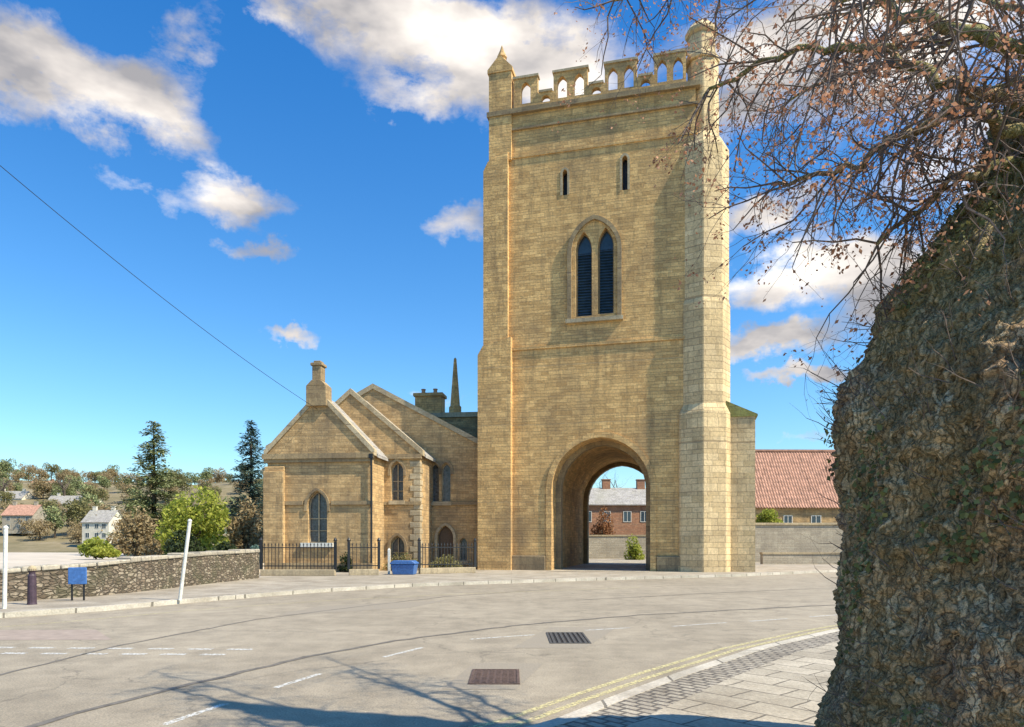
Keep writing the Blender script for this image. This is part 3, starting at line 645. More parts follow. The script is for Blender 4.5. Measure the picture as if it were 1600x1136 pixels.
# middle wing B
yB = 2.2; B1 = CF.t(656, yB); BP = CF.t(548, yB); BE = CF.z(656, 708, yB); BT = CF.z(548, 616, yB); B0 = 2 * BP - B1
wB1 = win(611, 630, 722, 782, yB); wB2 = win(610, 632, 838, 880, yB)
gable_block(B0, B1, BP, BE, BT, yB, 7.0, M['chapel'], windows=[cutter(wB1, yB), cutter(wB2, yB)])
make_window(wB1, yB, sill=.1); make_window(wB2, yB)
roof(B0, B1, BP, BE, BE, BT, yB + .35, 7.0).build('roof', M['slate'], ch)
coping(B0, B1, BP, BE, BE, BT, yB - .08, yB + .34).build('gable_coping', M['ashlar'], ch)
mb = MB(); mb.box(A1 + .01, B1 + .12, yB - .13, yB - .002, BE - .30, BE - .05); mb.build('cornice', M['dark_ashlar'], ch)
z_ = CF.z(620, 789, yB); MB().box(A1 + .01, B1 + .08, yB - .1, yB - .002, z_, z_ + .18).build('string_course', M['dark_ashlar'], ch)
# quoins on the sunlit return of wing B
mb = MB(); k = 0; z = .1
while z < BE - .5:
    l = .55 if k % 2 else .35; mb.box(B1 - l, B1 + .03, yB - .03, yB + (.35 if k % 2 else .55), z, z + .30); z += .33; k += 1
mb.build('quoins', M['ashlar'], ch, bevel=.015)
# rear wing C up to the tower
yC = 5.0; C1 = CF.t(752, yC); CP = CF.t(583, yC); CE = CF.z(748, 697, yC); CT_ = CF.z(583, 608, yC); C0 = 2 * CP - C1
wC1 = win(672, 686, 724, 784, yC); wC2 = win(690, 704, 724, 784, yC); dC = win(684, 708, 822, 884, yC)
wC3 = win(666, 676, 840, 876, yC); wC4 = win(718, 730, 840, 876, yC)
gable_block(C0, C1, CP, CE, CT_, yC, 15.0, M['chapel'], windows=[cutter(q, yC) for q in (wC1, wC2, dC, wC3, wC4)])
for q in (wC1, wC2, wC3, wC4): make_window(q, yC, hood=q in (wC1, wC2), mull=False, sill=.08)
x0, x1, z0, zs, zt = dC; d = MB().prism(arch(x0 + .02, x1 - .02, -.0, zs, zt - .02, 6), yC + .25, yC + .32).build('door', M['wood'], ch)
MB().box(x1 - .25, x1 - .2, yC + .21, yC + .247, 1.0, 1.15).build('handle', M['black'], d)
archring(x0 - .02, x1 + .02, 0, zs, zt + .04, .15, yC - .09, yC - .002).build('door_surround', M['ashlar'], ch)
roof(C0, C1, CP, CE, CE, CT_, yC + .35, 15).build('roof', M['slate'], ch)
coping(C0, C1, CP, CE, CE, CT_, yC - .08, yC + .34).build('gable_coping', M['ashlar'], ch)
z_ = CF.z(700, 789, yC); MB().box(B1 + .01, C1, yC - .1, yC - .002, z_, z_ + .18).build('string_course', M['dark_ashlar'], ch)
# rear block D with parapet, chimney stack and obelisk pinnacle
yD = 15.2; D0, D1 = CF.t(600, yD), CF.t(752, yD); DZ = CF.z(700, 645, yD)
MB().box(D0, D1 + 2, yD, yD + 5, -.1, DZ - .35).build('wall', M['chapel'], ch)
MB().box(D0 - .15, D1 + 2, yD - .15, yD + 5.1, DZ - .345, DZ).build('parapet', M['ashlar'], ch)
mb = MB(); p0, p1 = CF.t(646, yD), CF.t(688, yD); zc = CF.z(665, 612, yD)
mb.box(p0, p1, yD + .4, yD + 1.6, DZ, zc - .25); mb.box(p0 - .12, p1 + .12, yD + .28, yD + 1.72, zc - .25, zc)
cs = mb.build('chimney', M['tower'], ch, bevel=.03)
for q in (.25, .7): MB().lathe(p0 + (p1 - p0) * q, yD + 1, [(.17, zc), (.14, zc + .3), (.18, zc + .34), (.18, zc + .4)], 10).build('chimney_pot', M['clay'], cs)
px_, zz = CF.t(709, yD), CF.z(709, 556, yD)
MB().lathe(px_, yD + .5, [(.46, DZ), (.46, DZ + .5), (.36, DZ + .6), (.34, DZ + .9), (.10, zz - .1), (.02, zz)], 8).build('pinnacle', M['tower'], ch)

# iron railings on a stone plinth in front of the chapel
def railing(px0, px1, y0, y1, label):
    a = G(px0, y0); b = G(px1, y1); v = b - a; Ln = v.length
    e = empty('iron_railing', (a.x, a.y, .10), math.atan2(v.y, v.x), label, 'railing', 'iron railings along the chapel forecourt')
    MB().box(0, Ln, -.12, .12, 0, .28).build('stone_plinth', M['ashlar'], e, bevel=.02)
    mb = MB(); n = int(Ln / .16)
    for i in range(1, n):
        x = Ln * i / n; mb.box(x - .012, x + .012, -.012, .012, .29, 1.38); mb.add([(x - .03, -.02, 1.38), (x + .03, -.02, 1.38), (x + .03, .02, 1.38), (x - .03, .02, 1.38), (x, 0, 1.52)], [(0, 1, 4), (1, 2, 4), (2, 3, 4), (3, 0, 4)])
    mb.build('bars', M['black'], e)
    for z in (.42, 1.25): MB().box(0, Ln, -.02, .02, z, z + .045).build('rail', M['black'], e)
    for x in (0, Ln):
        MB().box(x - .06, x + .06, -.06, .06, .0 + .285, 1.55).lathe(x, 0, [(.07, 1.555), (.09, 1.62), (.02, 1.74)], 8).build('post', M['black'], e)
railing(408, 524, 903, 903, 'black iron railings on a stone plinth under the front gable with the lancet window')
railing(545, 592, 902.5, 902, 'short stretch of black iron railings just left of the white gate post')
railing(655, 742, 900, 898, 'black iron railings on a low plinth nearest the left corner of the tower')

# ------------------------------------------------------------------ rubble wall at left, posts, signs
def wall_run(name, pts, th, mt, label, cap=None, capmat=None):
    # pts: (px, py_base, ztop)
    P = [(G(p[0], p[1]).xy, p[2]) for p in pts]; off = offset([p[0] for p in P], th)
    e = empty(name, (P[0][0].x, P[0][0].y, 0), 0, label, 'wall'); o = P[0][0]
    mb = MB(); cp_ = MB()
    for i in range(len(P) - 1):
        a, b = P[i][0] - o, P[i + 1][0] - o; c, d = off[i + 1] - o, off[i] - o; za, zb = P[i][1], P[i + 1][1]
        mb.add([(a.x, a.y, -.1), (b.x, b.y, -.1), (c.x, c.y, -.1), (d.x, d.y, -.1), (a.x, a.y, za), (b.x, b.y, zb), (c.x, c.y, zb), (d.x, d.y, za)], [(0, 1, 5, 4), (1, 2, 6, 5), (2, 3, 7, 6), (3, 0, 4, 7), (4, 5, 6, 7)])
        random.seed(i + 5); n = max(2, int((b - a).length / .42)); nrm = (c - b).normalized()
        for k in range(n):
            s0, s1 = k / n + .004, (k + 1) / n - .004; h = random.uniform(.10, .17); u = random.uniform(-.02, .02)
            q = [a.lerp(b, s0) - nrm * (.05 + u), a.lerp(b, s1) - nrm * (.05 + u), d.lerp(c, s1) + nrm * .05, d.lerp(c, s0) + nrm * .05]; z0_, z1_ = za + (zb - za) * s0 + .004, za + (zb - za) * s1 + .004
            cp_.add([(q[0].x, q[0].y, z0_), (q[1].x, q[1].y, z1_), (q[2].x, q[2].y, z1_), (q[3].x, q[3].y, z0_), (q[0].x, q[0].y, z0_ + h), (q[1].x, q[1].y, z1_ + h), (q[2].x, q[2].y, z1_ + h), (q[3].x, q[3].y, z0_ + h)], [(0, 3, 2, 1), (4, 5, 6, 7), (0, 1, 5, 4), (1, 2, 6, 5), (2, 3, 7, 6), (3, 0, 4, 7)])
    mb.build('masonry', mt, e); cp_.build('coping', capmat or M['pale_wall'], e, bevel=.025)
    return e
wall_run('stone_wall', [(-520, 972, .80), (-200, 958, .80), (0, 947, .80), (150, 937, .93), (250, 926, 1.05), (320, 917, 1.12), (405, 907, 1.18)], .45, M['rubble'], 'low dark rubble wall with pale coping stones curving along the pavement at left')
def post(px, py, h, lean, label):
    g = G(px, py); e = empty('marker_post', (g.x, g.y, .1), 0, label, 'post', 'white marker posts on the left pavement')
    MB().tube([(0, 0, 0), (lean, 0, h)], .045, 10).build('pole', M['white'], e)
    MB().lathe(lean, 0, [(.052, h), (.055, h + .03), (.02, h + .07)], 10).build('cap', M['white'], e)
post(7, 958, 1.82, .03, 'thin white post in front of the rubble wall at the far left edge')
post(281, 944, 2.05, .26, 'thin white post leaning slightly right, near the right end of the rubble wall')
g = G(50, 951); e = empty('wooden_bollard', (g.x, g.y, .1), 0, 'dark plum bollard with a pale cap standing in front of the rubble wall', 'bollard')
MB().lathe(0, 0, [(.11, 0), (.10, .05), (.09, .70), (.07, .74), (.07, .78), (.095, .82)], 14).build('shaft', M['plum'], e); MB().lathe(0, 0, [(.095, .822), (.10, .87), (.06, .93), (.01, .95)], 14).build('cap', M['ashlar'], e)
# blue plate on two stubby legs against the wall
g = G(121, 944.5); e = empty('road_sign', (g.x, g.y, .1), R(12), 'small blue plate on short legs in front of the rubble wall', 'sign')
MB().box(-.22, .22, -.02, .02, .42, .86).build('plate', M['blue'], e, bevel=.015)
for x in (-.14, .14): MB().box(x - .02, x + .02, .022, .05, 0, .8).build('leg', M['black'], e)
# blue grit bin beside the chapel
g = G(632, 901); e = empty('grit_bin', (g.x, g.y, .1), R(-7), 'blue plastic grit bin with sloping lid standing by the railings left of the tower', 'bin')
MB().add([(-.5, -.28, 0), (.5, -.28, 0), (.5, .28, 0), (-.5, .28, 0), (-.58, -.34, .48), (.58, -.34, .48), (.58, .34, .48), (-.58, .34, .48)], [(0, 3, 2, 1), (0, 1, 5, 4), (1, 2, 6, 5), (2, 3, 7, 6), (3, 0, 4, 7), (4, 5, 6, 7)]).build('tub', M['blue'], e, bevel=.03)
MB().prism([(-.61, .49), (.61, .49), (.61, .55), (.45, .66), (-.45, .66), (-.61, .55)], -.37, .37).build('lid', M['blue'], e, bevel=.02)
g = G(608, 900); e = empty('gate_post', (g.x, g.y, .1), 0, 'slim white painted gate post left of the blue grit bin', 'post')
MB().box(-.055, .055, -.055, .055, 0, 1.12).build('shaft', M['white'], e); MB().lathe(0, 0, [(.08, 1.122), (.08, 1.16), (.01, 1.25)], 4, rot=R(45)).build('cap', M['white'], e)

# overhead cable sagging to the chapel gable
mb = MB(); a = Vector((X(-220, 17), 17, Z(70, 17))); b = Vector((X(497, 36.6), 36.6, Z(640, 36.6)))
pts = []
for i in range(41):
    s = i / 40; p = a.lerp(b, s); p.z -= .9 * 4 * s * (1 - s) * .5; pts.append(p)
mb.tube(pts, .011, 5); meta(mb.build('overhead_cable', M['black']), 'thin black cable slanting down across the sky to the chapel gable', 'cable')
g = G(-230, 952); e = empty('telegraph_pole', (a.x, a.y, 0), 0, 'wooden pole carrying the overhead cable beyond the left edge', 'pole')
MB().tube([(0, 0, -.1), (0, 0, a.z + .6)], [.15, .11], 12).build('shaft', M['wood'], e)

# ------------------------------------------------------------------ cottages
def cottage(name, cx, cy, rz, w, d, he, hr, wallm, roofm, label, cat='house', group=None, windows=(), chim=(), rooftiles=False):
    e = empty(name, (cx, cy, 0), rz, label, cat, group)
    pts = [(-d / 2, -.1), (d / 2, -.1), (d / 2, he), (0, hr), (-d / 2, he)]
    Mx = Matrix(((0, -1, 0, 0), (1, 0, 0, 0), (0, 0, 1, 0), (0, 0, 0, 1)))
    me = MB().prism(pts, -w / 2, w / 2).mesh('wall'); me.transform(Mx)
    bm = bmesh.new(); bm.from_mesh(me); bmesh.ops.recalc_face_normals(bm, faces=bm.faces); bm.to_mesh(me); bm.free()
    link_mesh('wall', me, wallm, e)
    sl = (hr - he) / (d / 2); rf = MB(); ov = .3; th = .12
    if rooftiles:
        nx_, nr = int(w / .24), 14
        for sgn in (-1,):
            for r_ in range(nr):
                y0 = (d / 2 + ov) * (1 - r_ / nr); y1 = (d / 2 + ov) * (1 - (r_ + 1) / nr) - .05
                vs = []; fs = []; K = nx_ * 6 + 1
                for k in range(K):
                    x = -w / 2 - .2 + (w + .4) * k / (K - 1); zz_ = .05 * math.sin(2 * math.pi * k / 6)
                    vs += [(x, sgn * y0, hr - sl * y0 + .16 + zz_), (x, sgn * y1, hr - sl * y1 + .09 + zz_), (x, sgn * y0, hr - sl * y0 + .09 + zz_)]
                for k in range(K - 1): fs += [(3 * k, 3 * k + 3, 3 * k + 4, 3 * k + 1), (3 * k + 2, 3 * k + 5, 3 * k + 3, 3 * k)]
                rf.add(vs, fs)
        rf.box(-w / 2 - .25, w / 2 + .25, -.14, .14, hr + .08, hr + .26)
    for sgn in ((1,) if rooftiles else (-1, 1)):
        y0 = sgn * (d / 2 + ov); z0 = hr - sl * (d / 2 + ov)
        rf.add([(-w / 2 - .2, 0, hr + .01), (w / 2 + .2, 0, hr + .01), (w / 2 + .2, y0, z0 + .01), (-w / 2 - .2, y0, z0 + .01), (-w / 2 - .2, 0, hr + th), (w / 2 + .2, 0, hr + th), (w / 2 + .2, y0, z0 + th), (-w / 2 - .2, y0, z0 + th)],
               [(0, 1, 2, 3), (4, 5, 6, 7), (0, 1, 5, 4), (1, 2, 6, 5), (2, 3, 7, 6), (3, 0, 4, 7)])
    ro = rf.build('roof', roofm, e, recalc=not rooftiles)
    for x, cw, hh in chim:
        c_ = MB().box(x - cw / 2, x + cw / 2, -.3, .3, hr - .6, hr + hh).box(x - cw / 2 - .06, x + cw / 2 + .06, -.36, .36, hr + hh + .003, hr + hh + .1).build('chimney', wallm, ro)
    for x, z, ww, wh in windows:
        f = MB(); y = -d / 2
        f.box(x - ww / 2, x + ww / 2, y - .05, y - .003, z + wh - .06, z + wh); f.box(x - ww / 2, x + ww / 2, y - .05, y - .003, z, z + .06)
        f.box(x - ww / 2, x - ww / 2 + .06, y - .05, y - .003, z + .06, z + wh - .06); f.box(x + ww / 2 - .06, x + ww / 2, y - .05, y - .003, z + .06, z + wh - .06)
        f.box(x - .025, x + .025, y - .045, y - .003, z + .06, z + wh - .06)
        o = f.build('window', M['white'], e); MB().box(x - ww / 2 + .04, x + ww / 2 - .04, y - .02, y - .004, z + .04, z + wh - .04).build('pane', M['glass'], o)
    return e
# pantiled cottage right of the tower
Yc = 62; cw = 15
cottage('stone_cottage', X(1268, Yc), Yc + 3.5, R(1.5), cw, 7, Z(786, Yc) - .1, Z(707, Yc + 3.5), M['chapel'], M['pantile'], 'stone cottage with a steep red pantile roof just right of the tower', rooftiles=True,
        windows=[(-4.2, 3.0, .9, 1.0), (-2.2, 3.1, .8, .9), (.3, 3.0, .9, 1.0), (3.2, 3.0, .9, 1.0), (-5.8, 2.9, .9, 1.0)])
e = empty('garden_wall', (X(1180, 54), 54, 0), 0, 'tall pale limestone garden wall in front of the red-roofed cottage', 'wall')
MB().box(-1, 24, 0, .5, -.1, Z(821, 54)).build('masonry', M['pale_wall'], e); MB().box(-1.05, 24.05, -.08, .58, Z(821, 54) + .003, Z(817, 54)).build('coping', M['ashlar'], e, bevel=.03)
e = empty('low_wall', (X(1184, 50), 49, 0), 0, 'knee-high pale stone retaining wall at the foot of the tall garden wall', 'wall')
MB().box(0, 22, 0, .5, -.1, Z(866, 49)).build('masonry', M['pale_wall'], e); MB().box(-.04, 22.04, -.05, .55, Z(866, 49) + .003, Z(864, 49) + .05).build('coping', M['ashlar'], e)
# house glimpsed through the archway
cottage('brick_house', X(975, 78), 81, R(3), 13, 7, Z(788, 78), Z(764, 81), M['brick'], M['slate'], 'orange brick house with white-framed windows seen through the tower archway',
        windows=[(-2.2, Z(816, 78), .9, 1.2), (0.1, Z(816, 78), .9, 1.2), (2.0, Z(816, 78), .9, 1.2), (4.2, Z(816, 78), .9, 1.2), (-4.3, Z(816, 78), .9, 1.2)], chim=[(-1.6, .9, 1.0), (2.4, .9, 1.0)])
e = empty('churchyard_wall', (X(890, 66), 66, 0), R(2), 'pale sunlit wall seen low through the tower archway', 'wall')
MB().box(-3, 12, 0, .4, -.1, Z(838, 66)).build('masonry', M['pale_wall'], e); MB().box(-3.05, 12.05, -.06, .46, Z(838, 66) + .003, Z(836, 66) + .02).build('coping', M['ashlar'], e)
# hillside houses
random.seed(11)
hh = [('brick_house', 22, 796, 165, 14, M['cream'], M['slate'], 'cream house with grey roof at the far left of the hillside'),
      ('terraced_house', 118, 806, 150, 20, M['cream'], M['slate'], 'long pale terrace with grey roof across the middle of the hillside'),
      ('brick_house', 70, 775, 200, 12, M['brick'], M['pantile'], 'small brick house with red roof highest on the hillside'),
      ('cream_cottage', 163, 842, 105, 8, M['cream'], M['slate'], 'pale gabled cottage lowest on the slope, left of the bright green bush'),
      ('brick_house', 128, 778, 195, 11, M['cream'], M['pantile'], 'cream house with red roof near the hilltop, left of the tall fir'),
      ('stone_cottage', 40, 828, 120, 10, M['pale_wall'], M['pantile'], 'stone cottage with red roof just above the yard at far left')]
for nm, px, py, Y, w, wm, rm, lb_ in hh:
    w *= .8
    x = X(px, Y); z = Z(py, Y); zg = min(hill_z(x, Y) - .4, z)
    e = cottage(nm, x, Y, R(random.uniform(-18, 18)), w, 7, 5.0, 7.8, wm, rm, lb_, group='houses on the hillside',
                windows=[(-w * .3, 1.2, 1, 1.2), (w * .05, 1.2, 1, 1.2), (w * .32, 1.2, 1, 1.2), (-w * .3, 3.4, 1, 1.1), (w * .05, 3.4, 1, 1.1), (w * .32, 3.4, 1, 1.1)], chim=[(-w * .35, .9, .9), (w * .35, .9, .9)])
    e.location.z = z - .6; e.scale = (.62, .62, .62)

# ------------------------------------------------------------------ vegetation
def leaves(mb, c, rad, n, size, rnd, hollow=.45, flat=1.0):
    for _ in range(n):
        while True:
            p = Vector((rnd.uniform(-1, 1), rnd.uniform(-1, 1), rnd.uniform(-1, 1)))
            l = p.length
            if hollow < l <= 1: break
        q = Vector((c[0] + p.x * rad[0], c[1] + p.y * rad[1], c[2] + p.z * rad[2]))
        if noise.noise(q * (1.6 / max(rad[0], .5)) + Vector((7, 3, 1))) < -.22: continue
        s = size * rnd.uniform(.5, 1.3); a = Vector((rnd.gauss(0, 1), rnd.gauss(0, 1), rnd.gauss(0, 1) * flat)).normalized(); b = a.orthogonal().normalized()
        b.rotate(Matrix.Rotation(rnd.uniform(0, 6.28), 3, a)); d = a.cross(b)
        mb.add([q - b * s, q + d * s * .55, q + b * s, q - d * s * .55], [(0, 1, 2, 3)])
FM = {
    'fir': foliage_mat('fir_needles', [(.09, .12, .05), (.19, .22, .09), (.32, .33, .15)], .1),
    'blue_fir': foliage_mat('blue_conifer_needles', [(.03, .06, .055), (.07, .12, .10), (.13, .19, .15)], .1),
    'lime': foliage_mat('fresh_green_leaves', [(.15, .20, .025), (.34, .38, .06), (.55, .54, .12)], .45),
    'dark': foliage_mat('dark_shrub_leaves', [(.012, .02, .008), (.03, .045, .014), (.07, .09, .03)], .15),
    'teal': foliage_mat('bluish_shrub_leaves', [(.06, .12, .10), (.12, .20, .17), (.22, .32, .26)], .2),
    'brown': foliage_mat('hillside_foliage', [(.20, .14, .07), (.32, .24, .12), (.44, .35, .20)], .3),
    'olive': foliage_mat('olive_foliage', [(.11, .11, .045), (.21, .20, .08), (.31, .27, .12)], .3),
    'rust': foliage_mat('rusty_leaves', [(.16, .065, .025), (.30, .13, .05), (.42, .22, .10)], .3),
    'bud': foliage_mat('reddish_buds', [(.28, .12, .06), (.48, .23, .13), (.60, .34, .21)], .3),
    'ivy': foliage_mat('ivy_leaves', [(.05, .06, .02), (.12, .13, .04), (.26, .25, .09)], .15)}
def conifer(px, pytop, Y, w, label, mt, seed, zb=0.0):
    rnd = random.Random(seed); x = X(px, Y); H = Z(pytop, Y) - zb
    e = empty('fir_tree', (x, Y, zb), 0, label, 'fir tree', 'tall conifers left of the chapel')
    MB().tube([(0, 0, -.2), (.05, 0, H * .5), (0, 0, H * .97)], [.28, .17, .03], 8).build('trunk', M['bark'], e)
    mb = MB(); n = int(H * 4.2)
    for i in range(n):
        t_ = i / n; z = H * (.07 + .93 * t_); r = (w / 2) * (1 - t_) ** .75 * rnd.uniform(.75, 1.2) + .12
        for k in range(9):
            if rnd.random() < .22: continue
            a = rnd.uniform(0, 6.28); rr = r * rnd.uniform(.6, 1.15); m_ = max(3, int(rr * 9))
            for j in range(m_ * 3):
                s = (j / (m_ * 3)) ** .8; q = Vector((math.cos(a) * rr * s, math.sin(a) * rr * s, z - .28 * rr * s + .22 * rr * s * s + rnd.uniform(-.10, .10))) + Vector((rnd.gauss(0, .12), rnd.gauss(0, .12), rnd.gauss(0, .05)))
                sz = .17 * rnd.uniform(.6, 1.3); d = Vector((math.cos(a + rnd.uniform(-.9, .9)), math.sin(a + rnd.uniform(-.9, .9)), rnd.uniform(-.5, .3))).normalized(); o = d.cross(Vector((rnd.uniform(-.5, .5), rnd.uniform(-.5, .5), 1))).normalized()
                mb.add([q, q + d * sz + o * sz * .4, q + d * sz * 1.7, q + d * sz - o * sz * .4], [(0, 1, 2, 3)])
    mb.build('crown', mt, e, recalc=False)
conifer(240, 656, 58, 7.0, 'tall ragged fir tree standing alone against the sky above the bright green bush', FM['fir'], 3, .2)
conifer(392, 655, 60, 5.4, 'blue-green conifer close behind the left side of the chapel', FM['blue_fir'], 8, .2)
def bush(name, px, py0, py1, Y, wpx, mt, label, seed, cat='shrub', group=None, n=2600, size=.14, lobes=7, trunk=True, zb=None):
    rnd = random.Random(seed); x = X(px, Y); zt = Z(py0, Y); z0 = Z(py1, Y) if zb is None else zb; H = zt - z0; w = wpx * Y / F
    e = empty(name, (x, Y, z0), 0, label, cat, group)
    if trunk:
        mb = MB()
        for k in range(4): mb.tube([(0, 0, -.1), (rnd.uniform(-.15, .15) * w, rnd.uniform(-.1, .1) * w, H * .35), (rnd.uniform(-.3, .3) * w, rnd.uniform(-.2, .2) * w, H * .75)], [.02 * H, .014 * H, .004 * H], 6)
        mb.build('stem' if cat == 'shrub' else 'trunk', M['bark'], e)
    mb = MB()
    for k in range(lobes):
        a = rnd.uniform(-1, 1); hgt = rnd.uniform(.25, .8) * (1 - .45 * abs(a)); c = (a * w * .32, rnd.uniform(-.25, .25) * w, H * hgt)
        rr = (w * rnd.uniform(.17, .26), w * rnd.uniform(.17, .26), min(H * rnd.uniform(.18, .30), H - c[2] if H - c[2] > .15 * H else .2 * H)); leaves(mb, c, rr, n // lobes, size, rnd)
    leaves(mb, (0, 0, H * .62), (w * .3, w * .3, H * .38), n // 4, size, rnd); leaves(mb, (0, 0, H * .25), (w * .42, w * .3, H * .25), n // 4, size, rnd)
    mb.build('foliage' if cat == 'shrub' else 'crown', mt, e, recalc=False)
    return e
bush('green_tree', 312, 758, 880, 50, 140, FM['lime'], 'bright yellow-green leafy bush between the fir tree and the chapel', 21, n=7000, size=.16, lobes=10)
bush('dark_shrub', 285, 828, 905, 33, 85, FM['dark'], 'very dark evergreen shrub behind the leaning white post', 22, n=5200, size=.09, lobes=9, group='dark shrubs at the end of the wall')
bush('dark_shrub', 352, 846, 903, 34, 70, FM['dark'], 'lower dark evergreen shrub right of the tallest dark one, near the railings', 23, n=4200, size=.09, lobes=8, group='dark shrubs at the end of the wall')
bush('teal_shrub', 398, 850, 900, 36.6, 30, FM['teal'], 'small blue-green shrub against the left corner of the chapel', 24, n=1800, size=.07)
bush('green_shrub', 150, 838, 872, 44, 60, FM['lime'], 'low green shrub on the far side of the pale yard', 25, n=2600, size=.10)
bush('brown_hedge', 214, 790, 872, 52, 70, FM['brown'], 'brownish leafless hedge plant at the foot of the fir tree', 26, n=3000, size=.13)
bush('rusty_shrub', 385, 775, 880, 52, 60, FM['brown'], 'brown thinly leaved shrub behind the conifer beside the chapel', 27, n=3000, size=.13)
bush('green_shrub', 1202, 794, 824, 57, 44, FM['lime'], 'small yellow-green shrub peeping over the garden wall right of the tower', 28, n=1800, size=.10)
bush('green_shrub', 988, 834, 880, 62, 34, FM['lime'], 'bright green bush seen low through the tower archway', 29, n=2200, size=.10)
bush('rusty_shrub', 945, 790, 880, 70, 46, FM['rust'], 'rust-coloured bush seen through the tower archway', 30, n=2600, size=.12)
bush('forecourt_plant', 628, 862, 893, 37.6, 60, FM['olive'], 'olive green plant behind the blue grit bin', 31, n=1500, size=.06)
bush('forecourt_plant', 700, 866, 893, 38.4, 60, FM['olive'], 'olive green plant behind the railings nearest the tower', 32, n=1500, size=.06)
bush('forecourt_plant', 540, 862, 896, 35.9, 34, FM['dark'], 'dark plant in the gate gap right of the lancet window', 33, n=900, size=.06)
# hillside trees
rnd = random.Random(5); kinds = [('brown', 'brown'), ('olive', 'olive'), ('brown', 'brown'), ('fir', 'grey-green')]
protos = {}
where = ['above the cream house at far left', 'below the red-roofed house', 'on the ridge', 'behind the long terrace', 'beside the long terrace', 'near the hilltop', 'low on the slope']
hl = []
for i in range(150):
    px = rnd.uniform(-60, 430); Y = rnd.choice([108, 118, 130, 145, 165, 175, 190, 205, 215, 222, 228, 235]) + rnd.uniform(-6, 6); hl.append((px, Y))
for i, (px, Y) in enumerate(sorted(hl, key=lambda q: -q[1])):
    x = X(px, Y); z = hill_z(x, Y) - .2; kd = kinds[i % 4]; s = rnd.uniform(.45, .85)
    key = kd[0] + str(i % 2)
    lab = '%s round-crowned tree among the others on the distant hillside' % kd[1]
    if key not in protos:
        e = empty('hillside_tree', (x, Y, z), 0, lab, 'tree', kd[1] + ' trees on the hillside')
        H = 7.5; MB().tube([(0, 0, -.3), (.2, 0, H * .4), (0, 0, H * .8)], [.22, .15, .04], 6).build('trunk', M['bark'], e)
        mb = MB(); r2 = random.Random(i)
        for k in range(8):
            a = r2.uniform(0, 6.28); rr = r2.uniform(.6, 2.2); leaves(mb, (math.cos(a) * rr, math.sin(a) * rr, H * r2.uniform(.22, .8)), (1.7, 1.7, 1.5), 230, .26, r2, .2)
        mb.build('crown', FM[kd[0]], e, recalc=False); protos[key] = e
    else:
        s0 = protos[key]; e = s0.copy(); COL.objects.link(e); e['label'] = lab
        for c_ in list(s0.children):
            d_ = c_.copy(); COL.objects.link(d_); d_.parent = e
    e.location = (x, Y, z); e.scale = (s, s, s * rnd.uniform(.8, 1.2)); e.rotation_euler = (0, 0, rnd.uniform(0, 6.28))
# bare trees
def grow(mb, p, d, length, r, depth, rnd, tips=None, droop=0.0, n=4, wander=.35, kids=(2, 4), shrink=.62, sides=5):
    pts = [p.copy()]; rr = [r]; q = p.copy(); dd = d.copy()
    for i in range(n):
        dd = (dd + Vector((rnd.gauss(0, wander), rnd.gauss(0, wander), rnd.gauss(0, wander) - droop)) * .5).normalized()
        q = q + dd * length / n; pts.append(q.copy()); rr.append(r * (1 - .55 * (i + 1) / n))
    mb.tube(pts, rr, sides)
    if depth <= 0:
        if tips is not None: tips.append((pts[-1], dd)); tips.append((pts[-2], dd))
        return
    for k in range(rnd.randint(*kids)):
        i = rnd.randint(1, n); b = pts[i]; base = (pts[i] - pts[i - 1]).normalized()
        nd = (base + Vector((rnd.gauss(0, 1), rnd.gauss(0, 1), rnd.gauss(0, 1))).normalized() * .95).normalized()
        grow(mb, b, nd, length * shrink * rnd.uniform(.7, 1.25), rr[i] * .62, depth - 1, rnd, tips, droop, n, wander, kids, shrink, max(3, sides - 1))
def bare_tree(px, pytop, Y, zb, label, seed):
    rnd = random.Random(seed); x = X(px, Y); H = Z(pytop, Y) - zb
    e = empty('bare_tree', (x, Y, zb), 0, label, 'tree', 'leafless trees in the distance')
    MB().tube([(0, 0, -.3), (.1, 0, H * .25), (0, .1, H * .5)], [.3, .24, .16], 8).build('trunk', M['bark'], e)
    mb = MB()
    for k in range(9): grow(mb, Vector((0, 0, H * rnd.uniform(.25, .5))), Vector((rnd.gauss(0, .6), rnd.gauss(0, .6), 1)).normalized(), H * .33, .09, 3, rnd, None, -.1, 3, .4, (2, 4), .62, 4)
    mb.build('crown', M['twig'], e, recalc=False)
bare_tree(322, 738, 74, 0, 'leafless grey tree between the two conifers', 41)
bare_tree(100, 738, 150, 10, 'leafless tree breaking the skyline left of the fir', 42)
bare_tree(5, 738, 150, 10, 'leafless tree on the skyline at the far left edge', 43)
bare_tree(960, 712, 95, 0, 'leafless tree seen through the top of the tower archway', 44)

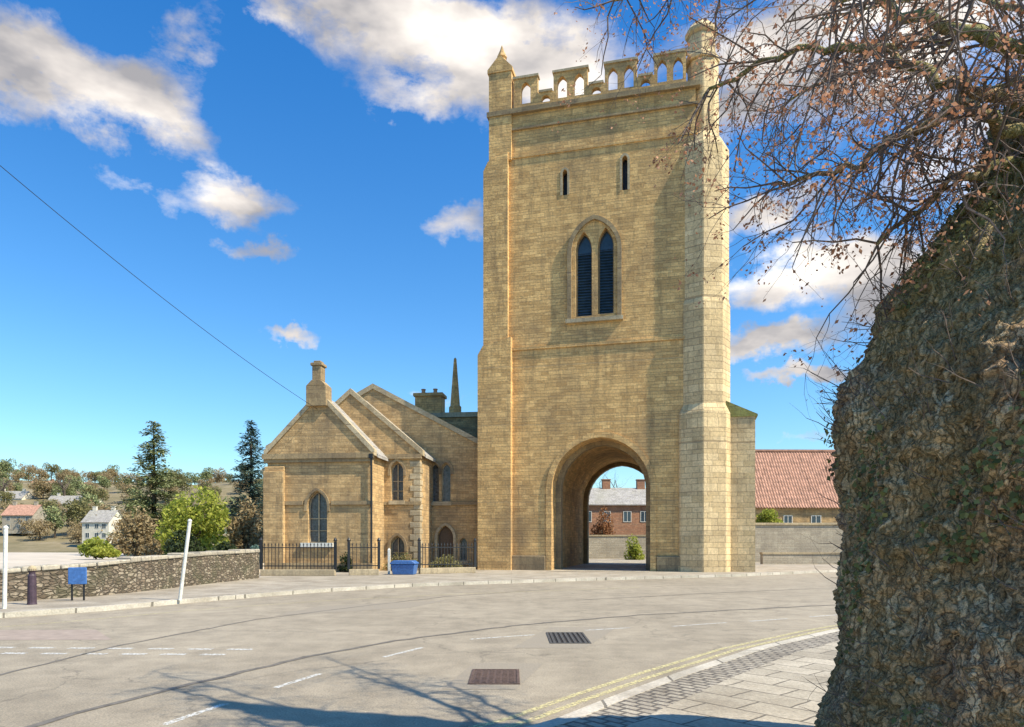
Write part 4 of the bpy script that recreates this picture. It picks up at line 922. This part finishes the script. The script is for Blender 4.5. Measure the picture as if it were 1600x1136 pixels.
# ------------------------------------------------------------------ the old tree at right
TX, TY = 3.28, 4.16
ot = empty('old_tree', (TX, TY, 0), 0, 'huge gnarled mossy tree trunk filling the right edge with bare reddish twigs overhead', 'tree')
def lerp_tab(tab, z):
    for (z0, *a), (z1, *b) in zip(tab, tab[1:]):
        if z <= z1: s = max(0, (z - z0) / (z1 - z0)); return [p + (q - p) * s for p, q in zip(a, b)]
    return tab[-1][1:]
SIL = [(1290, 1420, 0), (1288, 1136, 0), (1298, 1000, 0), (1292, 850, 0), (1298, 700, 0), (1322, 620, 0), (1350, 546, .02), (1376, 473, .05), (1432, 410, .10), (1500, 325, .15), (1556, 215, .25), (1598, 140, .36), (1640, 50, .46), (1690, -80, .5), (1710, -300, .5), (1720, -600, .5)]
TAB = []
for px, py, ox in SIL:
    th_ = math.atan((px - 800) / F); dd_ = math.hypot(TX + ox, TY); ac = math.atan2(TX + ox, TY); TAB.append((EYE + (HY - py) * dd_ * math.cos(ac - th_) * math.cos(th_) / F, dd_ * math.sin(ac - th_), ox, 0))
TAB.append((TAB[-1][0] + 1.3, .03, .6, 0))
TAB.insert(0, (-.2, TAB[0][1] + .05, 0, 0))
mb = MB(); NA, NZ = 620, 560; vs = []; fs = []; ZT = TAB[-1][0]
def bump_r(a, z):
    q = Vector((math.cos(a) * 1.3, math.sin(a) * 1.3, z)); w = Vector((q.x * 1.6, q.y * 1.6, z * .45))
    big_ = .13 * noise.noise(q * 1.0) + .07 * noise.noise(q * 2.3 + Vector((3, 1, 9)))
    ridge = .13 * (.42 - abs(noise.noise(w * 1.7 + Vector((noise.noise(q * 1.5) * .6, 0, 0))))) + .07 * (.4 - abs(noise.noise(w * 4.3)))
    burr = 0
    for k_, (sc_, am_) in enumerate(((2.0, .10), (7, .035))):
        c_ = noise.voronoi(q * sc_ + Vector((k_ * 5, 0, 2)))[0][0]; burr += am_ * max(0, .42 - c_)
    fine_ = .035 * abs(noise.noise(w * 9)) * -1 + .035 * noise.noise(q * 15) + .028 * noise.noise(q * 32) + .02 * noise.noise(q * 60)
    return big_ + ridge * .9 + burr + fine_ - .06
for j in range(NZ):
    z = -.2 + (ZT + .2) * j / (NZ - 1); r, dx, dy = lerp_tab(TAB, z)
    for i in range(NA):
        a = 2 * math.pi * i / NA; rr_ = r + bump_r(a, z); vs.append((dx + math.cos(a) * rr_, dy + math.sin(a) * rr_, z))
for j in range(NZ - 1):
    for i in range(NA): fs.append((j * NA + i, j * NA + (i + 1) % NA, (j + 1) * NA + (i + 1) % NA, (j + 1) * NA + i))
mb.add(vs, fs); mb.build('trunk', M['bark_big'], ot, smooth=True)
def P3(px, py, Y):
    Y *= .8
    return Vector((X(px, Y) - TX, Y - TY, Z(py, Y)))
LIMBS = [([(1660, 190, 5.0), (1560, 158, 4.9), (1480, 134, 4.9), (1400, 90, 5.1), (1290, 72, 5.4), (1170, 108, 5.8), (1100, 150, 6.1)], .055),
         ([(1700, 80, 5.2), (1540, 60, 5.2), (1380, 10, 5.6), (1230, -20, 6.2), (1080, -30, 6.8), (960, 0, 7.2)], .06),
         ([(1760, -20, 5.4), (1600, -60, 5.5), (1400, -110, 6.0), (1180, -120, 7.0), (1000, -90, 8.0)], .045),
         ([(1680, 230, 5.0), (1580, 205, 4.8), (1500, 168, 4.7), (1420, 210, 4.9), (1320, 265, 5.3), (1215, 285, 5.8)], .055),
         ([(1690, 260, 5.1), (1600, 250, 4.9), (1520, 275, 4.8), (1440, 320, 5.0), (1370, 380, 5.3)], .045),
         ([(1720, 130, 5.4), (1600, 90, 6.2), (1480, 60, 7.0), (1340, 90, 7.8), (1220, 170, 8.6)], .045),
         ([(1720, 150, 5.6), (1600, 130, 6.6), (1480, 160, 7.4), (1380, 220, 8.0)], .04),
         ([(1740, 30, 5.4), (1640, 0, 4.6), (1560, -50, 4.0), (1450, -80, 3.6), (1320, -60, 3.5)], .04),
         ([(1700, 60, 5.4), (1600, 20, 6.4), (1450, -10, 7.6), (1280, 30, 9.0)], .04)]
rnd = random.Random(77); tw_ = MB(); tips = []
for pl_, r in LIMBS:
    pts = [P3(*p) for p in pl_]; dense = []
    for i in range(len(pts) - 1):
        for k in range(5):
            s = k / 5; p0, p1, p2, p3 = pts[max(i - 1, 0)], pts[i], pts[i + 1], pts[min(i + 2, len(pts) - 1)]
            q = .5 * ((2 * p1) + (p2 - p0) * s + (2 * p0 - 5 * p1 + 4 * p2 - p3) * s * s + (3 * p1 - p0 - 3 * p2 + p3) * s ** 3)
            dense.append(q + Vector((rnd.gauss(0, .02), rnd.gauss(0, .02), rnd.gauss(0, .02))))
    dense.append(pts[-1]); n = len(dense); lm = MB(); lm.tube(dense, [r * .8 * (1 - .78 * i / n) for i in range(n)], 9); lm.build('limb', M['bark_big'], ot, smooth=True)
    for i in range(2, n):
        for k in range(1 if i < n * .4 else 2):
            if rnd.random() < .12: continue
            base = (dense[i] - dense[i - 1]).normalized(); nd = (base * .6 + Vector((rnd.gauss(0, .8), rnd.gauss(0, .8), rnd.gauss(-.25, .75)))).normalized()
            grow(tw_, dense[i], nd, rnd.uniform(.28, .70), .0105 * (1.2 - .5 * i / n), 2, rnd, tips, .12, 4, .42, (3, 4), .62, 4)
# thin hanging shoots
for _ in range(60):
    px = rnd.uniform(1230, 1600); py = rnd.uniform(60, 300); p = P3(px, py, rnd.uniform(4.6, 6.5)); grow(tw_, p, Vector((rnd.gauss(-.3, .5), rnd.gauss(0, .4), -1)).normalized(), rnd.uniform(.25, .5), .0055, 1, rnd, tips, .1, 4, .4, (2, 4), .6, 4)
tw_.build('twigs', M['twig'], ot, recalc=False)
bd = MB()
for p, d in tips:
    if rnd.random() > .9: continue
    for k in range(rnd.randint(1, 3)):
        s = rnd.uniform(.007, .021); q = p + Vector((rnd.gauss(0, .02), rnd.gauss(0, .02), rnd.gauss(0, .02))); a = Vector((rnd.gauss(0, 1), rnd.gauss(0, 1), rnd.gauss(0, 1))).normalized(); b = a.orthogonal().normalized(); c_ = a.cross(b)
        bd.add([q - b * s, q + c_ * s * .5, q + b * s, q - c_ * s * .5], [(0, 1, 2, 3)])
bd.build('buds', FM['bud'], ot, recalc=False)
# burr shoots and ivy on the bole
sh = MB(); iv = MB()
for _ in range(420):
    z = rnd.uniform(2.2, 4.6) if rnd.random() < .75 else rnd.uniform(.3, 2.3); r, dx, dy = lerp_tab(TAB, z); a = R(rnd.uniform(140, 300)); u = Vector((math.cos(a), math.sin(a), 0)); p = Vector((dx, dy, z)) + u * (r + bump_r(a, z) - .02)
    grow(sh, p, (u + Vector((rnd.gauss(0, .3), rnd.gauss(0, .3), rnd.uniform(.1, .9)))).normalized(), rnd.uniform(.08, .30), .004, 1, rnd, None, -.1, 3, .4, (1, 3), .6, 3)
for _ in range(12000):
    z = rnd.uniform(.2, 5.0); a = R(rnd.uniform(160, 300))
    if noise.noise(Vector((a * 2.6, z * 1.3, 4))) < .14: continue
    r, dx, dy = lerp_tab(TAB, z); u = Vector((math.cos(a), math.sin(a), 0)); q = Vector((dx, dy, z)) + u * (r + bump_r(a % (2 * math.pi), z) + rnd.uniform(-.01, .06)); s = rnd.uniform(.010, .024)
    nn_ = (u + Vector((rnd.gauss(0, .5), rnd.gauss(0, .5), rnd.gauss(.3, .5)))).normalized(); b = nn_.orthogonal().normalized(); b.rotate(Matrix.Rotation(rnd.uniform(0, 6.28), 3, nn_)); c_ = nn_.cross(b)
    iv.add([q - b * s, q - b * s * .2 + c_ * s * .8, q + b * s, q - b * s * .2 - c_ * s * .8], [(0, 1, 2, 3)])
sh.build('shoots', M['twig'], ot, recalc=False); iv.build('ivy', FM['ivy'], ot, recalc=False)
